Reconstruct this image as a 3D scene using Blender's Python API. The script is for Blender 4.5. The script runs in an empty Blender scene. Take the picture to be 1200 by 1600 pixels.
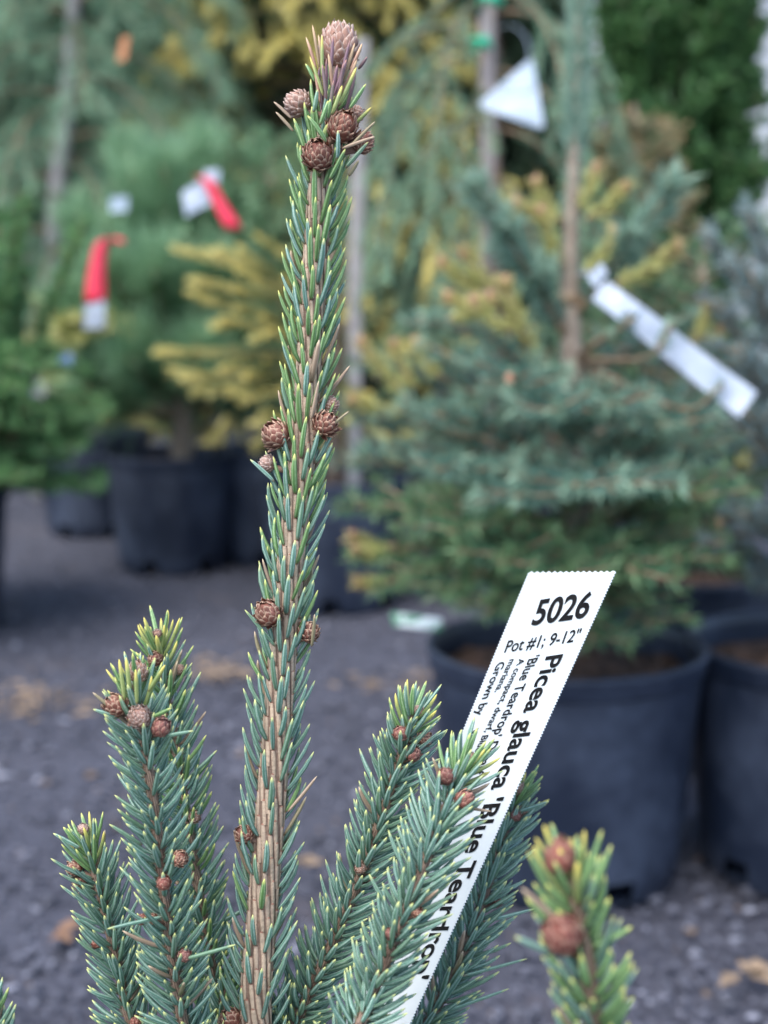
import bpy, math, random
import numpy as np
from mathutils import Vector, Matrix

R = math.radians
random.seed(7)
rng = np.random.default_rng(7)
scene = bpy.context.scene
COL = scene.collection

# ------------------------------------------------------------------ camera
CAM_H, PITCH, FPX = 0.60, R(9.0), 2260.0          # metres, down-tilt, focal length in photo pixels (1200x1600)
cam = bpy.data.cameras.new('camera')
cam.sensor_fit = 'VERTICAL'
cam.sensor_height = 24.0
cam.lens = 24.0 * FPX / 1600.0
cam.clip_start, cam.clip_end = 0.02, 300.0
cam.dof.use_dof = True
cam.dof.focus_distance = 0.447
cam.dof.aperture_fstop = cam.lens / 5.6           # 5.6 mm entrance pupil
camo = bpy.data.objects.new('camera', cam)
camo.location = (0, 0, CAM_H)
camo.rotation_euler = (R(90) - PITCH, 0, 0)
COL.objects.link(camo)
scene.camera = camo

# ------------------------------------------------------------------ sky, sun, exposure
SUN_EL, SUN_AZ = R(58), R(215)                    # soft overcast light from behind the camera's left shoulder
world = bpy.data.worlds.new('World')
scene.world = world
world.use_nodes = True
wn = world.node_tree
sky = wn.nodes.new('ShaderNodeTexSky')
sky.sky_type = 'NISHITA'
sky.sun_disc = False
sky.sun_elevation, sky.sun_rotation = SUN_EL, SUN_AZ
sky.air_density, sky.dust_density, sky.ozone_density = 1.0, 1.8, 1.6
wn.nodes['Background'].inputs['Strength'].default_value = 0.15
wn.links.new(sky.outputs[0], wn.nodes['Background'].inputs['Color'])
sun = bpy.data.lights.new('sun', 'SUN')
sun.energy, sun.angle, sun.color = 1.5, R(50), (1.0, 0.965, 0.915)
suno = bpy.data.objects.new('sun', sun)
sd = Vector((math.sin(SUN_AZ) * math.cos(SUN_EL), math.cos(SUN_AZ) * math.cos(SUN_EL), math.sin(SUN_EL)))
suno.rotation_euler = sd.to_track_quat('Z', 'Y').to_euler()
suno.location = (0, 0, 6)
COL.objects.link(suno)
vs = scene.view_settings
vs.view_transform, vs.look, vs.exposure, vs.gamma = 'Standard', 'None', 1.42, 1.0
vs.use_curve_mapping = False
scene.cycles.use_denoising = True
scene.cycles.max_bounces = 6
scene.cycles.diffuse_bounces = 3
scene.cycles.transparent_max_bounces = 8

# ------------------------------------------------------------------ pixel helpers (photo pixels -> world)
FW = np.array((0, math.cos(PITCH), -math.sin(PITCH)))
UP = np.array((0, math.sin(PITCH), math.cos(PITCH)))
RT = np.array((1.0, 0, 0))
C0 = np.array((0, 0, CAM_H))
def ray(px, py): return FW + RT * ((px - 600) / FPX) - UP * ((py - 800) / FPX)
def P(px, py, d): return C0 + ray(px, py) * d
def PZ(px, py, z):
    r = ray(px, py); return C0 + r * ((z - CAM_H) / r[2])
def unit(v):
    v = np.asarray(v, float); return v / np.linalg.norm(v)
def arr(*a): return np.array(a, float)

# ------------------------------------------------------------------ materials
def mat(name):
    m = bpy.data.materials.new(name); m.use_nodes = True
    nt = m.node_tree
    return m, nt, nt.nodes['Principled BSDF']
def N(nt, t, **kw):
    n = nt.nodes.new(t)
    for k, v in kw.items():
        if k in n.inputs: n.inputs[k].default_value = v
        else: setattr(n, k, v)
    return n
def mixc(nt, fac, a, b, blend='MIX'):
    n = nt.nodes.new('ShaderNodeMix'); n.data_type = 'RGBA'; n.blend_type = blend
    for sock, v in ((n.inputs[0], fac), (n.inputs[6], a), (n.inputs[7], b)):
        if isinstance(v, bpy.types.NodeSocket): nt.links.new(v, sock)
        elif isinstance(v, (int, float)): sock.default_value = v
        else: sock.default_value = (*v, 1)
    return n.outputs[2]
def mapr(nt, v, a, b, c=0.0, d=1.0):
    n = nt.nodes.new('ShaderNodeMapRange'); n.clamp = True
    nt.links.new(v, n.inputs[0])
    for i, x in enumerate((a, b, c, d)): n.inputs[i + 1].default_value = x
    return n.outputs[0]
def math_(nt, op, a, b=None):
    n = nt.nodes.new('ShaderNodeMath'); n.operation = op
    for s, v in ((n.inputs[0], a), (n.inputs[1], b)):
        if v is None: continue
        if isinstance(v, bpy.types.NodeSocket): nt.links.new(v, s)
        else: s.default_value = v
    return n.outputs[0]
def attr(nt, name='mix'):
    a = nt.nodes.new('ShaderNodeAttribute'); a.attribute_name = name
    s = nt.nodes.new('ShaderNodeSeparateColor'); nt.links.new(a.outputs['Color'], s.inputs[0])
    return s.outputs
def noise(nt, scale, detail=3.0, coord='Object', rough=0.55):
    tc = nt.nodes.new('ShaderNodeTexCoord')
    n = nt.nodes.new('ShaderNodeTexNoise')
    n.inputs['Scale'].default_value = scale; n.inputs['Detail'].default_value = detail; n.inputs['Roughness'].default_value = rough
    nt.links.new(tc.outputs[coord], n.inputs['Vector'])
    return n.outputs[0]
def bump(nt, h, dist, strength, b):
    n = nt.nodes.new('ShaderNodeBump'); n.inputs['Distance'].default_value = dist; n.inputs['Strength'].default_value = strength
    nt.links.new(h, n.inputs['Height']); nt.links.new(n.outputs[0], b.inputs['Normal'])

def needle_mat(name, dark, light, tip, base=(0.16, 0.10, 0.055), tip0=0.86, rough=0.42, stripe=1.0):
    m, nt, b = mat(name)
    r, t, s = attr(nt)[:3]
    oi = nt.nodes.new('ShaderNodeObjectInfo')
    rr = math_(nt, 'FRACT', math_(nt, 'ADD', r, oi.outputs['Random']))
    ns = noise(nt, 1400.0, 2.0)
    sm = math_(nt, 'MULTIPLY', mapr(nt, s, 0.25, 0.85), mapr(nt, ns, 0.3, 0.6, 0.45, stripe))
    c = mixc(nt, sm, dark, light)
    c = mixc(nt, mapr(nt, rr, 0, 1, 0.0, 0.35), c, tuple(x * 0.72 for x in dark))
    c = mixc(nt, mapr(nt, math_(nt, 'FRACT', math_(nt, 'MULTIPLY', rr, 7.3)), 0.45, 1, 0.0, 0.35), c, (0.13, 0.21, 0.06))
    c = mixc(nt, mapr(nt, t, tip0, 0.985), c, tip)
    c = mixc(nt, mapr(nt, t, 0.10, 0.0), c, base)
    nt.links.new(c, b.inputs['Base Color'])
    b.inputs['Roughness'].default_value = rough
    b.inputs['Specular IOR Level'].default_value = 0.45
    b.inputs['Subsurface Weight'].default_value = 0.0
    return m
M_GLAUC = needle_mat('needle_glaucous', (0.085, 0.195, 0.142), (0.37, 0.50, 0.42), (0.56, 0.58, 0.20))
M_FRESH = needle_mat('needle_fresh', (0.10, 0.22, 0.065), (0.35, 0.49, 0.25), (0.60, 0.60, 0.16), tip0=0.84)
M_YELLOW = needle_mat('needle_yellow', (0.24, 0.30, 0.09), (0.38, 0.43, 0.19), (0.72, 0.60, 0.13), tip0=0.62)
M_TAN = needle_mat('needle_dead_tan', (0.27, 0.19, 0.125), (0.42, 0.32, 0.23), (0.55, 0.42, 0.28), stripe=0.8, rough=0.6)
M_PURPLE = needle_mat('needle_purple', (0.16, 0.085, 0.105), (0.27, 0.16, 0.18), (0.40, 0.20, 0.16), stripe=0.7)
M_ORANGE = needle_mat('needle_orange', (0.34, 0.18, 0.12), (0.50, 0.31, 0.22), (0.60, 0.40, 0.22), tip0=0.5, stripe=0.7)
NEEDLE_MATS = [M_GLAUC, M_FRESH, M_YELLOW, M_TAN, M_PURPLE, M_ORANGE]

def bark_mat(name, ridge, groove, peg):
    m, nt, b = mat(name)
    r, t, s = attr(nt)[:3]                       # t: 0 groove .. 1 crest ; s: peg
    ns = noise(nt, 900.0, 4.0)
    c = mixc(nt, mapr(nt, t, 0.15, 0.75), groove, ridge)
    c = mixc(nt, mapr(nt, ns, 0.42, 0.72, 0, 0.55), c, tuple(x * 0.5 for x in ridge))
    c = mixc(nt, mapr(nt, r, 0, 1, 0, 0.5), c, (0.36, 0.27, 0.20))
    c = mixc(nt, mapr(nt, s, 0.3, 0.8), c, peg)
    nt.links.new(c, b.inputs['Base Color'])
    b.inputs['Roughness'].default_value = 0.7
    bump(nt, ns, 0.0006, 0.6, b)
    return m
M_BARK = bark_mat('shoot_bark', (0.47, 0.355, 0.25), (0.17, 0.10, 0.07), (0.25, 0.12, 0.08))
M_BARK2 = bark_mat('side_shoot_bark', (0.20, 0.125, 0.085), (0.09, 0.05, 0.035), (0.15, 0.075, 0.05))

def cone_mat(name, core, edge, resin):
    m, nt, b = mat(name)
    r, t, s = attr(nt)[:3]
    oi = nt.nodes.new('ShaderNodeObjectInfo')
    ns = noise(nt, 260.0, 4.0); nf = noise(nt, 1500.0, 3.0)
    c = mixc(nt, mapr(nt, r, 0, 1, 0, 0.5), core, tuple(x * 0.55 for x in core))
    c = mixc(nt, mapr(nt, s, 0.50, 0.92, 0, 0.9), c, edge)
    c = mixc(nt, mapr(nt, math_(nt, 'ADD', nf, math_(nt, 'MULTIPLY', t, 0.1)), 0.58, 0.78, 0, 0.35), c, edge)
    c = mixc(nt, mapr(nt, math_(nt, 'ADD', ns, math_(nt, 'MULTIPLY', oi.outputs['Random'], 0.12)), 0.58, 0.68, 0, resin), c, (0.62, 0.55, 0.56))
    nt.links.new(c, b.inputs['Base Color'])
    b.inputs['Roughness'].default_value = 0.45
    bump(nt, nf, 0.0004, 0.5, b)
    return m
M_CONE = cone_mat('cone_scale', (0.25, 0.080, 0.050), (0.66, 0.44, 0.30), 0.06)
M_CONE_PALE = cone_mat('resinous_bud_scale', (0.38, 0.17, 0.10), (0.70, 0.53, 0.42), 0.55)
M_BUD = cone_mat('red_bud_scale', (0.27, 0.075, 0.05), (0.48, 0.26, 0.18), 0.2)

def simple(name, c1, c2, scale, rough=0.6, lo=0.35, hi=0.65, bdist=0.0, spec=0.5, detail=4.0):
    m, nt, b = mat(name)
    ns = noise(nt, scale, detail)
    nt.links.new(mixc(nt, mapr(nt, ns, lo, hi), c1, c2), b.inputs['Base Color'])
    b.inputs['Roughness'].default_value = rough
    b.inputs['Specular IOR Level'].default_value = spec
    if bdist: bump(nt, ns, bdist, 0.7, b)
    return m
def pot_mat():
    m, nt, b = mat('black_nursery_plastic')
    n1 = noise(nt, 9.0, 5.0); n2 = noise(nt, 60.0, 4.0)
    f = math_(nt, 'MULTIPLY', mapr(nt, n1, 0.40, 0.72), mapr(nt, n2, 0.3, 0.7, 0.35, 1))
    nt.links.new(mixc(nt, f, (0.010, 0.016, 0.032), (0.058, 0.076, 0.118)), b.inputs['Base Color'])
    nt.links.new(mapr(nt, n1, 0.3, 0.7, 0.36, 0.6), b.inputs['Roughness'])
    bump(nt, n2, 0.0008, 0.4, b)
    return m
M_POT = pot_mat()
M_SOIL = simple('bark_compost', (0.035, 0.020, 0.013), (0.12, 0.07, 0.045), 70, 0.9, bdist=0.006)
M_WOODSTAKE = simple('grey_weathered_wood', (0.27, 0.25, 0.245), (0.38, 0.36, 0.355), 30, 0.8)
M_LABEL = simple('white_label_plastic', (0.475, 0.515, 0.525), (0.51, 0.545, 0.55), 25, 0.38)
M_INK = simple('black_print', (0.006, 0.006, 0.007), (0.012, 0.012, 0.012), 200, 0.9, spec=0.1)
M_PAPER = simple('pale_tag_plastic', (0.28, 0.33, 0.41), (0.47, 0.52, 0.59), 45, 0.3)
M_FILM = simple('clear_tag_film', (0.22, 0.28, 0.34), (0.38, 0.45, 0.51), 22, 0.2)
M_RED = simple('red_ribbon', (0.62, 0.012, 0.045), (0.78, 0.035, 0.09), 50, 0.45)
M_TIE = simple('green_tie_tape', (0.0, 0.36, 0.19), (0.01, 0.46, 0.26), 60, 0.35)
M_GREENTAG = simple('green_white_tag', (0.06, 0.20, 0.10), (0.66, 0.72, 0.70), 40, 0.4, 0.47, 0.53)
M_TRUNK = simple('conifer_bark', (0.11, 0.075, 0.055), (0.23, 0.17, 0.13), 60, 0.85, bdist=0.004)
M_TRUNK_PALE = simple('pale_conifer_bark', (0.19, 0.145, 0.11), (0.33, 0.27, 0.21), 60, 0.85, bdist=0.004)
M_TWIG = simple('twig_bark', (0.15, 0.10, 0.06), (0.25, 0.18, 0.11), 80, 0.8)
M_LEAFBROWN = simple('fallen_leaf', (0.16, 0.08, 0.045), (0.28, 0.16, 0.09), 60, 0.8)
M_STRAW = simple('fallen_straw', (0.17, 0.12, 0.08), (0.28, 0.20, 0.13), 60, 0.8)
M_ORANGEBUD = simple('orange_bud', (0.30, 0.14, 0.08), (0.40, 0.22, 0.14), 90, 0.5)
M_SIDING = simple('painted_siding', (0.40, 0.42, 0.46), (0.50, 0.52, 0.55), 8, 0.5)
M_TRIM = simple('grey_trim_paint', (0.34, 0.36, 0.42), (0.42, 0.44, 0.49), 8, 0.45)
M_ROOF = simple('roof_shingle', (0.06, 0.06, 0.065), (0.10, 0.10, 0.11), 20, 0.9)

def leaf_mat(name, a, b_, tip, tipf=0.6, rough=0.5, under=None):
    """foliage: mix.r random per leaf, mix.g position on the leaf, mix.b how close to the shoot's tip"""
    m, nt, b = mat(name)
    r, t, s = attr(nt)[:3]
    c = mixc(nt, r, a, b_)
    ns = noise(nt, 6.0, 3.0)
    c = mixc(nt, mapr(nt, ns, 0.4, 0.7, 0, 0.35), c, b_)
    c = mixc(nt, math_(nt, 'MULTIPLY', mapr(nt, s, 0.5, 0.95), tipf), c, tip)
    nt.links.new(c, b.inputs['Base Color'])
    b.inputs['Roughness'].default_value = rough
    tr = nt.nodes.new('ShaderNodeBsdfTranslucent'); nt.links.new(c, tr.inputs[0])
    mx = nt.nodes.new('ShaderNodeMixShader'); mx.inputs[0].default_value = 0.22
    nt.links.new(b.outputs[0], mx.inputs[1]); nt.links.new(tr.outputs[0], mx.inputs[2])
    nt.links.new(mx.outputs[0], nt.nodes['Material Output'].inputs['Surface'])
    return m
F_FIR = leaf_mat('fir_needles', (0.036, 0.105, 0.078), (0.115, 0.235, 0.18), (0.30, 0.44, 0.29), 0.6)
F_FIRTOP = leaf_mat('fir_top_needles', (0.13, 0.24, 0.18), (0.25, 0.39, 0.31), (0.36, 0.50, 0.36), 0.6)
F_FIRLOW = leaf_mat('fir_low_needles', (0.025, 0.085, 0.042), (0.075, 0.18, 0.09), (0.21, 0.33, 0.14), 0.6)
F_FIRYOUNG = leaf_mat('fir_yellow_needles', (0.36, 0.38, 0.11), (0.52, 0.50, 0.20), (0.62, 0.46, 0.21), 0.5)
F_BLUE = leaf_mat('blue_spruce_needles', (0.10, 0.165, 0.17), (0.20, 0.28, 0.29), (0.26, 0.32, 0.28), 0.5)
F_PINE = leaf_mat('pine_needles', (0.065, 0.17, 0.08), (0.18, 0.34, 0.17), (0.33, 0.52, 0.30), 0.6)
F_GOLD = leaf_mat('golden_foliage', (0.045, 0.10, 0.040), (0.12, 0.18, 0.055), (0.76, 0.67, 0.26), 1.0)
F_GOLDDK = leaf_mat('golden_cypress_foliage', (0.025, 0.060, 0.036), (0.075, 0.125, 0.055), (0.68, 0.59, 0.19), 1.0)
F_ARB = leaf_mat('arborvitae_foliage', (0.028, 0.090, 0.032), (0.075, 0.175, 0.06), (0.12, 0.25, 0.08), 0.5)
F_YEW = leaf_mat('yew_foliage', (0.042, 0.14, 0.05), (0.11, 0.27, 0.09), (0.22, 0.40, 0.14), 0.6)
F_WEEP = leaf_mat('weeping_needles', (0.10, 0.215, 0.13), (0.22, 0.37, 0.235), (0.30, 0.46, 0.27), 0.5)
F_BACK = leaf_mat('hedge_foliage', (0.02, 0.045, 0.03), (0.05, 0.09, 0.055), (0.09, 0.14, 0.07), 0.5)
F_STRAW = leaf_mat('straw_tipped_needles', (0.12, 0.17, 0.09), (0.22, 0.24, 0.13), (0.48, 0.34, 0.17), 0.9)
F_CHART = leaf_mat('chartreuse_foliage', (0.22, 0.28, 0.07), (0.36, 0.42, 0.12), (0.64, 0.62, 0.26), 0.9)

def ground_mat():
    m, nt, b = mat('dark_gravel')
    n1 = noise(nt, 2.2, 4.0); n2 = noise(nt, 160.0, 5.0); n3 = noise(nt, 5.0, 3.0)
    c = mixc(nt, mapr(nt, n2, 0.35, 0.7), (0.032, 0.034, 0.048), (0.085, 0.088, 0.118))
    c = mixc(nt, mapr(nt, n1, 0.42, 0.66, 0, 0.5), c, (0.08, 0.083, 0.11))
    c = mixc(nt, mapr(nt, n3, 0.62, 0.75, 0, 0.35), c, (0.13, 0.085, 0.055))
    nt.links.new(c, b.inputs['Base Color'])
    b.inputs['Roughness'].default_value = 0.85
    bump(nt, n2, 0.006, 0.8, b)
    return m
M_GROUND = ground_mat()
def pebble_mat():
    m, nt, b = mat('gravel_stone')
    r, t, s = attr(nt)[:3]
    c = mixc(nt, mapr(nt, r, 0.0, 0.85), (0.035, 0.037, 0.05), (0.10, 0.103, 0.132))
    c = mixc(nt, mapr(nt, r, 0.92, 0.99), c, (0.23, 0.235, 0.28))
    c = mixc(nt, mapr(nt, t, 0.965, 0.975), c, (0.13, 0.09, 0.065))
    nt.links.new(c, b.inputs['Base Color']); b.inputs['Roughness'].default_value = 0.75
    return m
M_PEBBLE = pebble_mat()

# ------------------------------------------------------------------ mesh building
class MB:
    def __init__(s): s.v = []; s.q = []; s.t = []; s.a = []; s.mq = []; s.mt = []; s.n = 0
    def add(s, v, quads=None, tris=None, a=None, m=0):
        v = np.asarray(v, float).reshape(-1, 3); k = len(v)
        if a is None: a = np.full((k, 3), 0.5)
        a = np.asarray(a, float)
        s.v.append(v); s.a.append(a)
        if quads is not None and len(quads):
            q = np.asarray(quads, np.int64).reshape(-1, 4) + s.n; s.q.append(q); s.mq.append(np.broadcast_to(np.asarray(m), (len(q),)) if np.ndim(m) == 0 else m)
        if tris is not None and len(tris):
            t = np.asarray(tris, np.int64).reshape(-1, 3) + s.n; s.t.append(t); s.mt.append(np.full(len(t), m if np.ndim(m) == 0 else m[0]))
        s.n += k
    def mesh(s, name, mats, smooth=True):
        me = bpy.data.meshes.new(name)
        v = np.concatenate(s.v); a = np.concatenate(s.a)
        q = np.concatenate(s.q) if s.q else np.zeros((0, 4), np.int64)
        t = np.concatenate(s.t) if s.t else np.zeros((0, 3), np.int64)
        me.vertices.add(len(v)); me.vertices.foreach_set('co', v.astype(np.float32).ravel())
        li = np.concatenate([q.ravel(), t.ravel()]).astype(np.int32)
        me.loops.add(len(li)); me.loops.foreach_set('vertex_index', li)
        ls = np.concatenate([np.arange(len(q)) * 4, len(q) * 4 + np.arange(len(t)) * 3]).astype(np.int32)
        me.polygons.add(len(ls)); me.polygons.foreach_set('loop_start', ls)
        mi = np.concatenate([*(s.mq or [np.zeros(0)]), *(s.mt or [np.zeros(0)])]).astype(np.int32)
        me.polygons.foreach_set('material_index', mi)
        me.polygons.foreach_set('use_smooth', np.full(len(ls), smooth))
        at = me.attributes.new('mix', 'FLOAT_COLOR', 'POINT')
        at.data.foreach_set('color', np.hstack([a, np.ones((len(a), 1))]).astype(np.float32).ravel())
        for m in (mats if isinstance(mats, (list, tuple)) else [mats]): me.materials.append(m)
        me.update(calc_edges=True)
        return me
    def build(s, name, mats, parent=None, smooth=True, loc=None):
        me = s.mesh(name, mats, smooth)
        return link(name, me, parent, loc)
def link(name, me, parent=None, loc=None, matrix=None):
    o = bpy.data.objects.new(name, me); COL.objects.link(o)
    if parent is not None: o.parent = parent
    if matrix is not None: o.matrix_local = matrix
    elif loc is not None: o.location = loc
    return o
def tag(o, label=None, cat=None, group=None, kind=None):
    if label: o['label'] = label
    if cat: o['category'] = cat
    if group: o['group'] = group
    if kind: o['kind'] = kind
    return o
def empty(name, loc, label, cat, group=None):
    o = bpy.data.objects.new(name, None); COL.objects.link(o); o.location = tuple(loc); o.empty_display_size = 0.05
    return tag(o, label, cat, group)

def frames(pts):
    """parallel-transported frame along a polyline"""
    pts = np.asarray(pts, float)
    T = np.gradient(pts, axis=0); T /= np.linalg.norm(T, axis=1)[:, None]
    n = np.cross(T[0], (0.3, 1, 0.2)); n /= np.linalg.norm(n)
    Ns = [n]
    for i in range(1, len(T)):
        n = Ns[-1] - T[i] * np.dot(Ns[-1], T[i]); Ns.append(n / np.linalg.norm(n))
    Ns = np.array(Ns); return T, Ns, np.cross(T, Ns)
def tube(pts, rad, sides=6, cap=True):
    pts = np.asarray(pts, float); rad = np.broadcast_to(rad, (len(pts),))
    T, A, B = frames(pts)
    an = np.arange(sides) * 2 * math.pi / sides
    v = (pts[:, None] + rad[:, None, None] * (np.cos(an)[None, :, None] * A[:, None] + np.sin(an)[None, :, None] * B[:, None])).reshape(-1, 3)
    i, j = np.meshgrid(np.arange(len(pts) - 1), np.arange(sides), indexing='ij'); j2 = (j + 1) % sides
    q = np.stack([i * sides + j, i * sides + j2, (i + 1) * sides + j2, (i + 1) * sides + j], -1).reshape(-1, 4)
    tr = []
    if cap:
        for s0, flip in ((0, True), ((len(pts) - 1) * sides, False)):
            for k in range(1, sides - 1):
                f = (s0, s0 + k, s0 + k + 1); tr.append(f[::-1] if flip else f)
    return v, q, tr
def spline(pts, n):
    """Catmull-Rom resample"""
    p = np.asarray(pts, float)
    p = np.vstack([2 * p[0] - p[1], p, 2 * p[-1] - p[-2]])
    out = []
    segs = len(p) - 3
    for u in np.linspace(0, segs, n):
        i = min(int(u), segs - 1); t = u - i
        a, b, c, d = p[i:i + 4]
        out.append(0.5 * (2 * b + (c - a) * t + (2 * a - 5 * b + 4 * c - d) * t * t + (3 * b - a - 3 * c + d) * t ** 3))
    return np.array(out)
def lathe(prof, seg=40, wob=0.0):
    prof = np.asarray(prof, float); an = np.arange(seg) * 2 * math.pi / seg
    w = 1 + wob * np.sin(an * 3 + 1.0)
    v = np.stack([prof[:, None, 0] * np.cos(an) * w, prof[:, None, 0] * np.sin(an) * w, np.broadcast_to(prof[:, None, 1], (len(prof), seg))], -1).reshape(-1, 3)
    i, j = np.meshgrid(np.arange(len(prof) - 1), np.arange(seg), indexing='ij'); j2 = (j + 1) % seg
    return v, np.stack([i * seg + j, i * seg + j2, (i + 1) * seg + j2, (i + 1) * seg + j], -1).reshape(-1, 4)
def box(c, s, rot=None):
    v = np.array([(x, y, z) for x in (-.5, .5) for y in (-.5, .5) for z in (-.5, .5)]) * np.asarray(s)
    if rot is not None: v = v @ np.asarray(rot).T
    return v + np.asarray(c), [(0, 1, 3, 2), (4, 6, 7, 5), (0, 4, 5, 1), (2, 3, 7, 6), (0, 2, 6, 4), (1, 5, 7, 3)]

# ------------------------------------------------------------------ ground and gravel
g = MB()
nx = 60
xs = np.concatenate([[-40, -12], np.linspace(-4, 4, nx), [12, 40]]); ys = np.concatenate([[-30, -5], np.linspace(-1, 7, nx), [15, 60]])
X, Y = np.meshgrid(xs, ys, indexing='ij')
Z = 0.004 * np.sin(X * 3.1 + 1) * np.cos(Y * 2.3) + rng.normal(0, 0.0012, X.shape)
k = len(ys); i, j = np.meshgrid(np.arange(len(xs) - 1), np.arange(k - 1), indexing='ij')
g.add(np.stack([X, Y, Z - 0.006], -1).reshape(-1, 3), np.stack([i * k + j, (i + 1) * k + j, (i + 1) * k + j + 1, i * k + j + 1], -1).reshape(-1, 4))
tag(g.build('ground', M_GROUND), 'dark grey gravel yard surface under the pots', 'ground', kind='structure')

def pebbles(n, mb):
    y = 0.9 + 3.6 * rng.random(n) ** 1.5; x = (rng.random(n) - 0.5) * (1.3 + y * 1.15)
    s = rng.lognormal(math.log(0.0030), 0.42, n).clip(0.0016, 0.0085)
    base = arr((1, 0, 0), (-1, 0, 0), (0, 1, 0), (0, -1, 0), (0, 0, 1), (0, 0, -1))
    sc = s[:, None] * np.stack([0.7 + 0.7 * rng.random(n), 0.7 + 0.7 * rng.random(n), 0.45 + 0.3 * rng.random(n)], -1)
    th = rng.random(n) * 6.28
    v = base[None] * sc[:, None]; v = v + rng.normal(0, 0.22, v.shape) * s[:, None, None]
    c, sn = np.cos(th)[:, None], np.sin(th)[:, None]
    v = np.stack([v[..., 0] * c - v[..., 1] * sn, v[..., 0] * sn + v[..., 1] * c, v[..., 2]], -1)
    v += np.stack([x, y, s * 0.15], -1)[:, None]
    f = np.array([(0, 2, 4), (2, 1, 4), (1, 3, 4), (3, 0, 4), (2, 0, 5), (1, 2, 5), (3, 1, 5), (0, 3, 5)])
    t = (np.arange(n)[:, None, None] * 6 + f[None]).reshape(-1, 3)
    a = np.repeat(np.stack([rng.random(n), rng.random(n), rng.random(n)], -1), 6, 0)
    mb.add(v.reshape(-1, 3), None, t, a)
pb = MB(); pebbles(68000, pb)
tag(pb.build('gravel', M_PEBBLE, smooth=False), 'loose dark grey stones scattered over the yard', 'gravel', kind='stuff')

# ------------------------------------------------------------------ nursery pots
def pot_meshes(r, h, key):
    w = MB(); seg = 48
    rb = r * 0.83
    prof = [(rb * 0.96, 0.0), (rb, 0.006), (rb + (r - rb) * 0.12, h * 0.12), (rb + (r - rb) * 0.5, h * 0.5), (r * 0.975, h * 0.90), (r * 0.97, h * 0.955)]
    v, q = lathe(prof, seg, 0.006)
    row = q.reshape(len(prof) - 1, seg, 4)
    keep = np.ones((len(prof) - 1, seg), bool)
    for c in range(0, seg, 8): keep[0:2, c] = False; keep[1, c + 1] = False; keep[0, c + 1] = False   # drainage openings
    w.add(v, row[keep])
    inner = [(p[0] * 0.975, max(p[1], 0.004)) for p in prof[::-1]] + [(0.001, 0.004)]
    v, q = lathe(inner[0:4], seg, 0.006); w.add(v, q)
    v, q = lathe([(rb * 0.955, 0.003), (0.0005, 0.012)], seg); w.add(v, q)
    rm = MB()
    v, q = lathe([(r * 0.965, h * 0.90), (r * 0.99, h * 0.902), (r, h * 0.915), (r * 1.012, h * 0.975), (r * 1.02, h * 0.992), (r * 1.01, h), (r * 0.975, h), (r * 0.955, h * 0.985), (r * 0.95, h * 0.93)], seg, 0.006)
    rm.add(v, q)
    so = MB(); n = 14
    for ri in range(n):
        pass
    rr = np.linspace(0.0, 0.955, 12) * r * 0.965; an = np.arange(36) * 2 * math.pi / 36
    v = np.stack([rr[:, None] * np.cos(an), rr[:, None] * np.sin(an), h * 0.86 + rng.normal(0, 0.0035, (12, 36)) + 0.02 * (1 - rr[:, None] / r)], -1).reshape(-1, 3)
    i, j = np.meshgrid(np.arange(11), np.arange(36), indexing='ij'); j2 = (j + 1) % 36
    so.add(v, np.stack([i * 36 + j, i * 36 + j2, (i + 1) * 36 + j2, (i + 1) * 36 + j], -1).reshape(-1, 4))
    return w.mesh('pot_wall', M_POT), rm.mesh('pot_rim', M_POT), so.mesh('soil', M_SOIL, False)
_pots = {}
def nursery_pot(x, y, r, h, label, z=0.0, soil=True, flip=False, group='black nursery pots on the gravel'):
    key = (r, h)
    if key not in _pots: _pots[key] = pot_meshes(r, h, key)
    w, rm, so = _pots[key]
    o = empty('nursery_pot', (x, y, z + (h if flip else 0)), label, 'pot', group)
    o.rotation_euler = (math.pi if flip else 0, 0, random.random() * 6)
    link('pot_wall', w, o); link('rim', rm, o)
    if soil: link('soil', so, o)
    return o

# ------------------------------------------------------------------ foreground dwarf spruce
def needle_local(L, w, h, bend, sides=8, seed=0):
    r_ = np.random.default_rng(seed)
    ts = arr(0, 0.07, 0.3, 0.66, 0.9, 1.0); pr = arr(0.42, 0.75, 1.0, 0.95, 0.62, 0.12)
    tw = r_.normal(0, 0.02)
    an = np.arange(sides) * 2 * math.pi / sides
    v = []; a = []
    for t, p in zip(ts, pr):
        cx = bend * L * 4 * t * (1 - t); cy = tw * L * math.sin(t * 3)
        for k, q in enumerate(an):
            f = 1.0 if k % 2 == 0 else 0.90
            v.append((cx + math.cos(q) * h * p * f, cy + math.sin(q) * w * p * f, t * L)); a.append((0, t, k % 2))
    n = len(ts); i, j = np.meshgrid(np.arange(n - 1), np.arange(sides), indexing='ij'); j2 = (j + 1) % sides
    quads = np.stack([i * sides + j, i * sides + j2, (i + 1) * sides + j2, (i + 1) * sides + j], -1).reshape(-1, 4)
    e = (n - 1) * sides
    tr = [(e, e + k, e + k + 1) for k in range(1, sides - 1)]
    return arr(*v), quads, np.array(tr), arr(*a)
NL = 0.0118
VARS = [needle_local(NL * s, 0.00093 * ws, 0.00072 * ws, b, seed=i) for i, (s, ws, b) in enumerate([(1, 1, .05), (.92, 1.05, .07), (1.08, .95, .03), (.85, 1, .06), (1.0, 1.1, .09), (1.12, 1.0, .05)])]
_var_mesh = {}
def var_mesh(vi, cls):
    if (vi, cls) not in _var_mesh:
        b = MB(); v, q, t, a = VARS[vi]; a = a.copy(); a[:, 0] = 0.17 * vi
        b.add(v, q, t, a); _var_mesh[(vi, cls)] = b.mesh('needle', NEEDLE_MATS[cls])
    return _var_mesh[(vi, cls)]

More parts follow.
